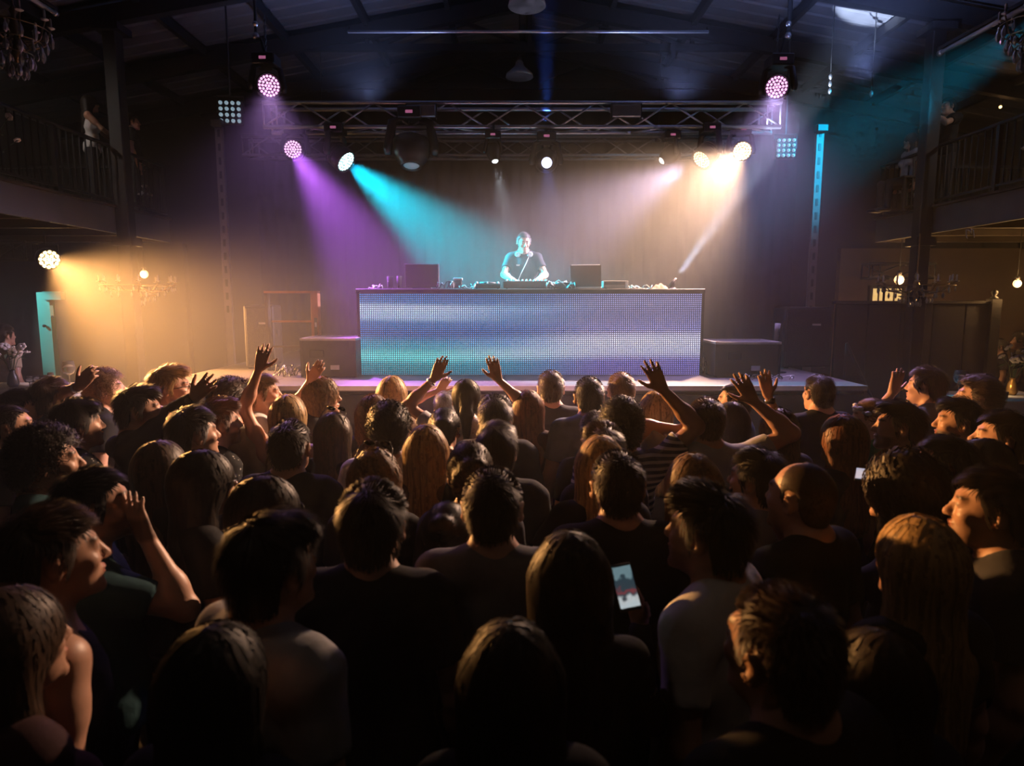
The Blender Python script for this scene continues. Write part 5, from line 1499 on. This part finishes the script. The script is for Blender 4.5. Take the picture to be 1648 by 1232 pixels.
def flowers(p, label, h=.35, n=9, seed=1, spread=.12, vase=True, vm=None, sag=0.0, group='flower arrangements'):
    rr = random.Random(seed); t = thing('flower_vase' if vase else 'flower_garland', label, 'flowers', p, 0, group)
    vh = .16 if vase else .02
    if vase: MB().lathe([(.035, 0), (.05, .03), (.04, .10), (.022, .14), (.03, vh), (.024, vh), (.018, .14), (.001, .02)], 16).build('vase', vm or gold_m, t, True)
    fm = MB()
    for k in range(6):
        a = k * PI / 3; fm.ball((.018 * math.cos(a), .018 * math.sin(a), .004), .016, 6, 4, (1, 1, .5))
    fm.ball((0, 0, .01), .01, 6, 4)
    fme = fm.mesh('blossom', petal_m, True)
    lme = MB(); lme.add([(0, 0, 0), (.016, .03, .006), (0, .075, 0), (-.016, .03, .006), (0, .03, -.004)], [(0, 1, 4), (1, 2, 4), (2, 3, 4), (3, 0, 4)])
    lmm = lme.mesh('leaf', leaf_m)
    for k in range(n):
        a = rr.uniform(0, 6.28); s_ = rr.uniform(.3, 1) * spread; z = vh + (h - vh) * rr.uniform(.5, 1) - sag * s_
        e = Vector((s_ * math.cos(a), s_ * math.sin(a), z))
        MB().tube([(0, 0, vh * .6), (e.x * .4, e.y * .4, vh + (z - vh) * .6), e], .003, 5).build('stalk', leaf_m, t)
        link('blossom', fme, t, e, (rr.uniform(-.9, .9), rr.uniform(-.9, .9), rr.uniform(0, 6)), [rr.uniform(.8, 1.5)] * 3)
        link('leaf', lmm, t, Vector((e.x * .6, e.y * .6, vh + (z - vh) * .7)), (rr.uniform(-.6, .6), rr.uniform(-.6, .6), rr.uniform(0, 6)), [rr.uniform(.8, 1.5)] * 3)
    return t
# right table
ptl = at(1535, 637, 6.0); ztr = ptl.z
cloth_table(4.42, 6.0, ztr, 1.05, .62, 'high table under the right balcony, draped in white', 'white cloth on the right high table')
wineglass(Vector((at(1543, 630, 5.95).x, 5.95, ztr + .006)), 'large wine glass on the near corner of the right table', .24, .055)
wineglass(Vector((at(1598, 630, 5.9).x, 5.9, ztr + .006)), 'wine glass beside the gold vase on the right table', .18, .04)
flowers(Vector((at(1628, 630, 6.05).x, 6.05, ztr + .006)), 'gold vase of pale blossoms on the right table', .44, 12, 2, .2)
bulb('candle_right', at(1618, 618, 5.98), (1, .55, .2), .5, .02)
t = thing('candle', 'small amber candle glass beside the gold vase', 'candle', Vector((at(1618, 630, 5.82).x, 5.82, ztr + .006)))
MB().lathe([(.022, 0), (.028, .06), (.025, .06), (.019, .005), (.001, .004)], 12).build('holder', glass_m, t, True)
MB().ball((0, 0, .035), .012, 8, 6, (1, 1, 1.6)).build('flame', glow('candle', (1, .5, .15), 6), t, True)
# left table
ptl2 = at(60, 622, 6.2); ztl = ptl2.z
cloth_table(-4.55, 6.2, ztl, 1.15, .6, 'high table under the left balcony, crowded with glasses', 'white cloth on the left high table')
wineglass(Vector((at(113, 622, 6.1).x, 6.1, ztl + .006)), 'large wine glass at the right end of the left table', .25, .058)
k = 0
for px, hh in ((60, .13), (72, .12), (83, .14), (95, .12), (48, .11)):
    wineglass(Vector((at(px, 622, 6.02 + .05 * (k % 3)).x, 6.02 + .05 * (k % 3), ztl + .006)), ['small stemmed glass second in the row on the left table', 'small stemmed glass in the middle of the left table', 'taller stemmed glass among the small ones on the left table', 'small stemmed glass next to the large wine glass, left table', 'lowest stemmed glass nearest the left vase'][k], hh, .03); k += 1
flowers(Vector((at(22, 622, 6.15).x, 6.15, ztl + .006)), 'vase of greenery and small pale flowers on the left table', .42, 9, 5, .2, vm=PLAST)
# guest standing at the left table
c = at(3, 522, 7.1); person(0, 1, c.z - ZP, 20, 'guest in a beige patterned shirt behind the left table', hair='short', hc='dark', tc='beige', pat='spots', pos=(c.x, 7.1, ZP), stand=ZP, group='guests at the tables')
c = at(1612, 545, 8.6); person(0, 2, c.z - ZP, -60, 'dark figure standing against the amber wall on the right', hair='short', hc='black', tc='black', pos=(c.x, 8.6, ZP), stand=ZP, group='guests at the tables')
c = at(1646, 535, 8.2); person(0, 3, c.z - ZP, -40, 'dark figure at the right edge behind the flower vase', hair='wavyshort', hc='black', tc='black', pos=(c.x, 8.2, ZP), stand=ZP, group='guests at the tables')

# ---- doors, lit openings
teal_p = mat('turquoise_paint', (.16, .62, .60), .5, 0, .08, 3)
dj0 = at(78, 470, 9.6); dzt = dj0.z
d1 = MB().box((at(78, 540, 9.6).x, 9.6, (dzt + .0) / 2), (at(88, 540, 9.6).x - at(68, 540, 9.6).x, .1, dzt))
door1 = d1.build('door_1', teal_p); door1['kind'] = 'structure'
MB().box((at(86, 474, 9.58).x + .02, 9.56, dzt - .05), (at(97, 474, 9.6).x - at(68, 474, 9.6).x, .1, .12)).build('lintel', teal_p, door1)
MB().lathe([(.012, 0), (.02, .02), (.02, .04), (.001, .05)], 10, Mdir((at(73, 524, 9.54).x, 9.545, at(73, 524, 9.54).z), (0, -1, 0))).build('door_knob', STEEL, door1, True)
MB().box((at(83, 500, 9.54).x, 9.546, at(83, 500, 9.54).z), (.05, .004, .16)).build('notice', mat('notice_paper', (.5, .38, .25), .8), door1)
MB().box((at(84, 506, 9.54).x, 9.543, at(84, 506, 9.54).z - .03), (.035, .004, .03)).build('notice_print', BLACK, door1)
spot('lamp_doorway', (at(78, 540, 9.6).x - .9, 8.75, 2.9), (at(80, 540, 9.6).x, 9.6, 1.95), (.55, 1.0, .95), 110, 42, .6, .05)  # added spot on the hall side, stands in for the next room's light
wb = struct('wall_left_2', MB().box(((WL - 4.9) / 2, 9.95, 1.6), (-4.9 - WL, .12, 3.1)), BLACKW)
# right: dark bar partition with cap and post
pa, pb = at(1345, 489, 8.3), at(1605, 489, 8.3)
part = thing('partition', 'tall black bar partition with a capped top on the right', 'partition', ((pa.x + pb.x) / 2, 8.3, 0))
wx = pb.x - pa.x; n = 5
for i in range(n):
    MB().box((-wx / 2 + wx * (i + .5) / n, 0, pa.z / 2), (wx / n - .012, .05, pa.z), bevel=.006).build('panel', BLACKW, part)
MB().box((0, 0, pa.z + .02), (wx + .06, .1, .04), bevel=.008).build('top_cap', BLACK, part)
MB().box((wx / 2 - .06, -.02, pa.z / 2 + .03), (.12, .12, pa.z + .06)).build('end_post', BLACK, part)
MB().lathe([(.05, 0), (.05, .02), (.02, .04), (.04, .08), (.03, .11), (.001, .12)], 14).build('finial', BLACK, part, True, (wx / 2 - .06, -.02, pa.z + .06))
# lit far windows seen over the partition
warmw = mat('lit_window', (.8, .6, .3), .5, emit=(1.0, .62, .22), estr=.8, var=.05)
for i, (x0, x1) in enumerate(((1407, 1420), (1427, 1450))):
    a, b_ = at(x0, 464, 10.6), at(x1, 488, 10.6)
    wn = MB().box(((a.x + b_.x) / 2, 10.66, (a.z + b_.z) / 2), (b_.x - a.x + .1, .06, a.z - b_.z + .1)).build('window_%d' % (i + 1), wood_d); wn['kind'] = 'structure'
    MB().box(((a.x + b_.x) / 2, 10.62, (a.z + b_.z) / 2), (b_.x - a.x, .02, a.z - b_.z)).build('pane', warmw, wn)
    MB().box(((a.x + b_.x) / 2, 10.6, (a.z + b_.z) / 2), (.015, .03, a.z - b_.z)).build('glazing_bar', wood_d, wn)
struct('wall_right_2', MB().box(((WR + 5.3) / 2, 10.75, 1.6), (WR - 5.3, .12, 3.1)), mat('warm_plaster', (.17, .10, .06), .85, 0, .25, 3))
# hanging bulbs
def hanging_bulb(px, py, Y, label, e, r=.045, ztop=3.19, globe=False):
    p = at(px, py, Y)
    t = thing('hanging_bulb', label, 'lamp', p, 0, 'hanging bulbs')
    MB().ball((0, 0, 0), r, 12, 8, (1, 1, 1.1)).build('bulb', glow('bulb', (1, .50, .17), 4), t, True)
    MB().lathe([(r * .5, r * .8), (r * .55, r * 1.8), (r * .2, r * 2)], 10).build('socket', STEEL, t, True)
    MB().tube([(0, 0, r * 1.9), (0, 0, max(.1, ztop - p.z))], .005, 6).build('cord', cab_m, t)
    bulb('lamp_bulb', p + Vector((0, -.09, -.03)), (1, .52, .18), e, .04)
hanging_bulb(1637, 456, 8.2, 'warm round bulb hanging at the right edge under the balcony', 30)
hanging_bulb(1447, 450, 9.0, 'warm bulb glowing behind the right chandelier', 22, .06)
hanging_bulb(232, 441, 8.9, 'warm bulb glowing behind the left chandelier', 12, .05)
hanging_bulb(1610, 172, 9.8, 'tiny amber light high on the right balcony', 1, .02, 4.9)

# ---- amber wash lamp under the left balcony
p, aim = F['amber_left']
t = thing('wash_lamp', 'blazing amber LED lamp with petal lenses under the left balcony', 'stage light', p)
dv = (aim - p).normalized(); M = Mdir(-dv * .2, dv)
MB().lathe([(.04, 0), (.09, .03), (.12, .1), (.125, .19), (.112, .19), (.11, .17), (.001, .17)], 20, M).build('housing', PLAST, t, True)
led_face(Mdir(Vector((0, 0, 0)) - dv * .015, dv), .115, 2, glow('amberleft', (1.0, .62, .22), 16), 'led_cells', t)
for sx in (-1, 1): MB().tube([M @ Vector((sx * .135, 0, .1)), M @ Vector((sx * .135, 0, .1)) + Vector((0, 0, .16))], .01, 6).build('yoke_arm', STEEL, t)
ya, yb = M @ Vector((-.135, 0, .1)), M @ Vector((.135, 0, .1))
MB().tube([ya + Vector((0, 0, .16)), yb + Vector((0, 0, .16))], .01, 6).build('yoke_bar', STEEL, t)
MB().tube([(ya + yb) / 2 + Vector((0, 0, .16)), Vector(((ya.x + yb.x) / 2, (ya.y + yb.y) / 2, 3.13 - p.z))], .012, 6).build('hanger', STEEL, t)

# ---- chandeliers
gold = mat('chandelier_brass', (.30, .22, .12), .35, .8)
cry = mat('crystal', (.85, .87, .9), .04, 0, 0, trans=.55, spec=1.0)
cand = mat('candle_white', (.7, .66, .6), .6)
def crystal_meshes():
    a = MB().lathe([(.002, 0), (.010, -.018), (.013, -.034), (.008, -.052), (.001, -.06)], 6).mesh('crystal_drop', cry)
    b = MB().lathe([(.001, 0), (.010, -.010), (.001, -.02)], 6).mesh('crystal_bead', cry)
    return a, b
CD, CB = crystal_meshes()
def chandelier(px, py, Y, rad, label, ztop, arms=10, scale=1.0, seed=0, tiers=3, lit=0):
    p = at(px, py, Y); rr = random.Random(seed)
    t = thing('chandelier', label, 'chandelier', p, 0, 'crystal chandeliers')
    MB().tube([(0, 0, .05), (0, 0, ztop - p.z)], .008, 6).build('chain_rod', gold, t)
    MB().lathe([(.012, -.25 * scale), (.035, -.2 * scale), (.015, -.12 * scale), (.04, -.05 * scale), (.015, .02), (.03, .06), (.01, .1)], 14).build('centre_stem', gold, t, True)
    am = MB().tube([(0, 0, -.08 * scale), (rad * .4, 0, -.16 * scale), (rad * .8, 0, -.12 * scale), (rad, 0, -.02)], [.008, .008, .007, .006], 6).mesh('arm', gold, True)
    cu = MB().lathe([(.006, 0), (.028, .012), (.030, .016), (.010, .016), (.010, .08), (.004, .09)], 10).mesh('candle', cand, True)
    for k in range(arms):
        a = 2 * PI * k / arms
        link('arm', am, t, (0, 0, 0), (0, 0, a))
        e = Vector((rad * math.cos(a), rad * math.sin(a), -.02))
        link('candle', cu, t, e)
    for ti in range(tiers):
        rt = rad * (1 - .28 * ti); nz_ = -.06 * scale - ti * .07 * scale
        MB().tube([(rt * math.cos(a), rt * math.sin(a), nz_) for a in [2 * PI * i / 24 for i in range(25)]], .005, 5, False).build('ring', gold, t, True)
        n = int(16 * (1 - .2 * ti))
        for k in range(n):
            a = 2 * PI * (k + .5 * (ti % 2)) / n
            link('crystal_drop', CD, t, (rt * math.cos(a), rt * math.sin(a), nz_ - .02), (0, 0, rr.uniform(0, 3)), [scale * rr.uniform(.9, 1.35)] * 3)
            if k % 2: link('crystal_bead', CB, t, (rt * math.cos(a), rt * math.sin(a), nz_ + .0), (0, 0, 0), [scale * .9] * 3)
    for k in range(8):
        a = 2 * PI * k / 8
        link('crystal_drop', CD, t, (.06 * math.cos(a), .06 * math.sin(a), -.27 * scale), (0, 0, a), [scale * 1.2] * 3)
    if lit: bulb('lamp_chandelier', p + Vector((0, 0, .12)), (1, .6, .28), lit, .05)
    return t
chandelier(222, 452, 8.3, .42, 'crystal chandelier glinting in the amber haze under the left balcony', 3.1, 12, .9, 1)
chandelier(1475, 452, 7.9, .40, 'crystal chandelier above the black partition on the right', 3.1, 12, .9, 2)
chandelier(22, 30, 5.4, .24, 'crystal chandelier cut off by the upper left corner', roofz(-4.1) - .1, 8, 1.3, 3)
chandelier(1662, 20, 5.6, .22, 'crystal chandelier cut off by the upper right edge', roofz(4.4) - .1, 8, 1.3, 4)

# ---- loudspeakers and cases on the stage
grille = mat('speaker_grille', (.03, .03, .034), .5, .3, .3, 60, bump=.3)
def loudspeaker(px, py0, py1, Y, wpx, label, rz=0):
    a, b_ = at(px, py0, Y), at(px, py1, Y); z0 = ZS; h = a.z - z0; w_ = wpx / FPX * Y
    t = thing('loudspeaker', label, 'loudspeaker', (a.x, Y + .2, z0), R(rz), 'loudspeakers')
    MB().box((0, .02, h / 2 + .01), (w_, .44, h - .02), bevel=.015).build('cabinet', BLACK, t)
    MB().box((0, -.208, h / 2 + .01), (w_ - .05, .014, h - .07), bevel=.005).build('grille', grille, t)
    MB().box((w_ * .15, -.22, h * .72), (.09, .006, .02)).build('badge', ALU, t)
    for sx in (-1, 1):
        MB().box((sx * (w_ / 2 - .0), .0, h * .55), (.016, .14, .07)).build('handle', STEEL, t)
        MB().box((sx * w_ * .38, 0, .006), (.05, .3, .012)).build('foot', PLAST, t)
    return t
loudspeaker(1306, 494, 604, 7.3, 76, 'tall black loudspeaker on the stage, right side', -6)
loudspeaker(411, 491, 604, 7.3, 46, 'black loudspeaker at the left of the stage, behind the raised hand', 8)
case_m = mat('case_laminate', (.035, .035, .04), .55, 0, .2)
def flight_case(x0, x1, py0, Y, dep, label, m=case_m):
    a, b_ = at(x0, py0, Y), at(x1, py0, Y); h = a.z - ZS; w_ = b_.x - a.x
    t = thing('flight_case', label, 'flight case', ((a.x + b_.x) / 2, Y + dep / 2, ZS), 0, 'flight cases')
    MB().box((0, 0, h / 2), (w_ - .02, dep - .02, h - .01)).build('body', m, t)
    for sx in (-1, 1):
        for sy in (-1, 1): MB().box((sx * (w_ / 2 - .012), sy * (dep / 2 - .012), h / 2), (.024, .024, h)).build('corner_post', ALU if sx * sy > 3 else STEEL, t)
    for sy in (-1, 1): MB().box((0, sy * (dep / 2 - .01), h - .012), (w_, .022, .022)).build('edge_rail', ALU, t)
    for sx in (-1, 1): MB().box((sx * (w_ / 2 - .01), 0, h - .012), (.022, dep, .022)).build('edge_rail', ALU, t)
    MB().box((w_ * .12, -dep / 2 - .004, h * .25), (.09, .012, .05), bevel=.004).build('latch', ALU, t)
    MB().box((-w_ * .2, -dep / 2 - .004, h * .6), (.14, .012, .07), bevel=.004).build('recessed_handle', STEEL, t)
    return t
flight_case(482, 572, 544, 6.5, .6, 'black flight case left of the LED screen, its top edge lit violet')
flight_case(1152, 1258, 550, 6.5, .55, 'black flight case right of the LED screen')
# wooden frame rack standing on the left case
oak = mat('orange_timber', (.42, .17, .07), .6, 0, .35, 9)
Yw = 7.15
a, b_ = at(427, 468, Yw), at(513, 468, Yw); h = a.z - ZS; w_ = b_.x - a.x
t = thing('wooden_rack', 'open timber rack with one glowing orange upright, left of the desk', 'rack', ((a.x + b_.x) / 2, Yw, ZS))
MB().box((w_ / 2 - .04, 0, h / 2), (.08, .1, h), bevel=.004).build('upright', oak, t)
MB().box((-w_ / 2 + .015, 0, h / 2), (.03, .08, h)).build('upright', wood_d, t)
MB().box((0, 0, h - .012), (w_, .1, .024)).build('top_rail', oak, t)
MB().box((0, .03, h * .62), (w_ - .1, .03, .02)).build('shelf', oak, t)
MB().box((0, .03, h * .3), (w_ - .1, .03, .02)).build('shelf', wood_d, t)
MB().box((w_ / 2 - .03, -.052, h * .55), (.035, .004, .2)).build('sticker', PLAST, t)
MB().box((w_ / 2 - .03, -.055, h * .58), (.02, .003, .05)).build('sticker_mark', mat('white_print', (.6, .6, .6), .6), t)
# stage monitor wedge, mic stand, stage clutter
def stage_pt(px, py): return at_z(px, py, ZS)
t = thing('microphone_stand', 'short black microphone stand on the right of the stage', 'stand', Vector((at(1246, 600, 6.95).x, 6.95, ZS)))
MB().tube([(0, 0, .02), (0, 0, .38)], .012, 8).build('pole', STEEL, t); MB().lathe([(.12, 0), (.12, .012), (.02, .025), (.001, .026)], 18).build('base', STEEL, t, True)
MB().tube([(0, 0, .34), (0, -.03, .52)], [.02, .03], 10).build('microphone', mat('grey_foam', (.2, .2, .22), .8), t, True)
cable_heap(1200, 1262, 'loose cables and connectors on the stage floor, right side', 7, cab_m, 21, .05, Vector((at(1235, 604, 6.35).x, 6.35, ZS)))
cable_heap(440, 500, 'tangled cables lying on the stage behind the raised arm', 9, cab_m, 22, .12, Vector((at(468, 600, 6.6).x, 6.6, ZS)))
cable_heap(1133, 1147, 'thin cables hanging by the right end of the LED screen', 4, cab_m, 23, .2, Vector((at(1140, 602, 6.8).x, 6.8, ZS)))
# stair rail at the right end of the stage
t = thing('stair_rail', 'thin sloping handrail at the right end of the stage', 'handrail', (sx1 + .05, YS + .5, 0))
MB().tube([(0, 0, ZS + .35), (.55, -.1, .75)], .014, 8).build('rail', STEEL, t)
for (x, z) in ((0, ZS + .35), (.55, .75)): MB().tube([(x, -.1 * (x > 0), 0), (x, -.1 * (x > 0), z)], .012, 8).build('post', STEEL, t)

# ---- hall lamps in the roof
bell_m = mat('enamel_shade', (.75, .75, .8), .3)
def bell(px, py, Y, r, label, e=1.0):
    p = at(px, py, Y); t = thing('pendant_lamp', label, 'pendant lamp', p, 0, 'industrial pendants')
    MB().lathe([(r * .98, -.004), (r, 0), (r * .95, r * .2), (r * .55, r * .55), (r * .3, r * .75), (r * .28, r * 1.0), (.03, r * 1.15), (.02, r * 1.15), (r * .24, r * .95), (r * .5, r * .5), (r * .93, r * .18), (r * .98, -.004)], 28).build('shade', bell_m, t, True)
    MB().ball((0, 0, r * .35), r * .22, 12, 8).build('bulb', cand, t, True)
    MB().tube([(0, 0, r * 1.1), (0, 0, roofz(p.x) + .05 - p.z)], .008, 6).build('cord', cab_m, t)
    MB().lathe([(.05, 0), (.03, .05), (.01, .06)], 12).build('canopy', STEEL, t, True, (0, 0, r * 1.15))
    bulb('lamp_pendant', p + Vector((0, 0, .0)), (.8, .75, 1.0), e, .05)  # added light in the unlit pendant, brightens its shade
bell(848, 10, 7.3, .20, 'large bell-shaped pendant lamp hanging at the top centre')
bell(836, 124, 9.9, .20, 'dim bell-shaped pendant lamp farther back behind the truss', .3)
def tube_lamp(a, b, label):
    a, b = Vector(a), Vector(b); L = (b - a).length
    t = thing('tube_lamp', label, 'tube lamp', a, 0, 'tube lamps'); t.rotation_euler = orient(a, b)
    MB().tube([(0, 0, .03), (0, 0, L - .03)], .022, 10).build('tube', mat('milky_tube', (.6, .62, .66), .25), t, True)
    for z in (.0, L - .06): MB().lathe([(.03, 0), (.03, .06), (.012, .062)], 10, Matrix.Translation((0, 0, z))).build('end_cap', ALU, t, True)
    MB().box((.0, .04, L / 2), (.05, .03, L)).build('batten', STEEL, t)
moving_head('dark moving head high on the right, source of the teal wash', TEAL_POS, Vector((2.75, 9.3, 3.5)), TEAL_POS + Vector((.1, -.05, .38)), kind='spot', face=glow('tealdim', (.1, .6, .8), .6), r=.1, size=.9)
tube_lamp(at(1512, 86, 6.9), at(1660, 6, 5.5), 'pale tube lamp along the roof edge, upper right')
tube_lamp(at(90, 22, 6.9), at(35, -12, 6.0), 'pale tube lamp end beside the upper left chandelier')
# ---- flowers on the balconies
flowers(Vector((XL - .18, 6.35, 3.43)), 'white flowers and leaves tied along the left balcony rail', .75, 16, 11, .28, vase=False, sag=.2)
flowers(Vector((XL - .2, 9.0, 3.43)), 'dry twigs and leaves at the far end of the left balcony', .55, 10, 12, .22, vase=False)
flowers(Vector((XR + .2, 6.55, 3.43)), 'white flowers tied along the right balcony rail', .85, 18, 13, .3, vase=False, sag=.2)
flowers(Vector((XR + .25, 8.95, 3.43)), 'round bunch of pale blossoms at the far end of the right balcony', .5, 16, 14, .18, vase=False)
# chair under the seated woman
sw = [p for p in PEOPLE if 'sitting behind' in p[2]][0]
t = thing('chair', 'dark chair under the woman on the right balcony', 'chair', (sw[1].x, sw[1].y, ZB), R(95))
MB().box((0, 0, .43), (.42, .42, .03), bevel=.008).build('seat', wood_d, t)
for sx in (-1, 1):
    for sy in (-1, 1): MB().box((sx * .18, sy * .18, .21), (.035, .035, .42)).build('leg', wood_d, t)
MB().box((0, -.2, .66), (.42, .03, .40), bevel=.008).build('backrest', wood_d, t)
# graffiti tag on the right balcony fascia
t = thing('painted_mark', 'small white scrawled mark on the right balcony fascia', 'mark', at(1543, 376, 7.39) * 1.0)
q0 = Vector((XR - .028, 0, 0)) - Vector((t.location.x, 0, 0))
pts = [(q0.x, -.09, -.05), (q0.x, -.07, .03), (q0.x, -.03, .05), (q0.x, -.04, 0), (q0.x, .0, .04), (q0.x, .05, .05), (q0.x, .04, -.02), (q0.x, .02, -.05)]
MB().tube(pts, .005, 5).build('stroke', mat('white_print', (.6, .6, .6), .6), t)

# added pendants out of view, a weak warm fill for the dark foreground
for x, y, lab in ((-1.6, 1.2, 'dimmed bell-shaped pendant lamp above the left of the crowd'), (1.9, 0.6, 'dimmed bell-shaped pendant lamp above the right of the crowd')):
    t = thing('pendant_lamp', lab, 'pendant lamp', (x, y, 5.0), 0, 'industrial pendants'); r = .2
    MB().lathe([(r * .98, -.004), (r, 0), (r * .95, r * .2), (r * .55, r * .55), (r * .3, r * .75), (r * .28, r * 1.0), (.03, r * 1.15), (.02, r * 1.15), (r * .24, r * .95), (r * .5, r * .5), (r * .93, r * .18), (r * .98, -.004)], 28).build('shade', bell_m, t, True)
    MB().tube([(0, 0, r * 1.1), (0, 0, roofz(x) + .1 - 5.0)], .008, 6).build('cord', cab_m, t)
    spot('lamp_house', (x, y, 4.98), (x, y, 0), (1.0, .72, .55), 9, 150, 1.0, .1)

# added lamps above the frame, brightening the people on the balconies
for x, y, lab in ((-5.9, 6.9, 'small bell-shaped lamp over the left balcony'), (6.4, 7.2, 'small bell-shaped lamp over the right balcony')):
    t = thing('pendant_lamp', lab, 'pendant lamp', (x, y, 5.15), 0, 'industrial pendants'); r = .13
    MB().lathe([(r * .98, -.004), (r, 0), (r * .95, r * .2), (r * .55, r * .55), (r * .3, r * .75), (.03, r * 1.1), (.02, r * 1.1), (r * .24, r * .7), (r * .93, r * .18), (r * .98, -.004)], 20).build('shade', bell_m, t, True)
    MB().tube([(0, 0, r), (0, 0, roofz(x) + .1 - 5.15)], .008, 6).build('cord', cab_m, t)
    spot('lamp_balcony', (x, y, 5.13), (x + (.5 if x < 0 else -.5), y + .9, 3.5), (1.0, .85, .75), 45, 140, 1.0, .06)
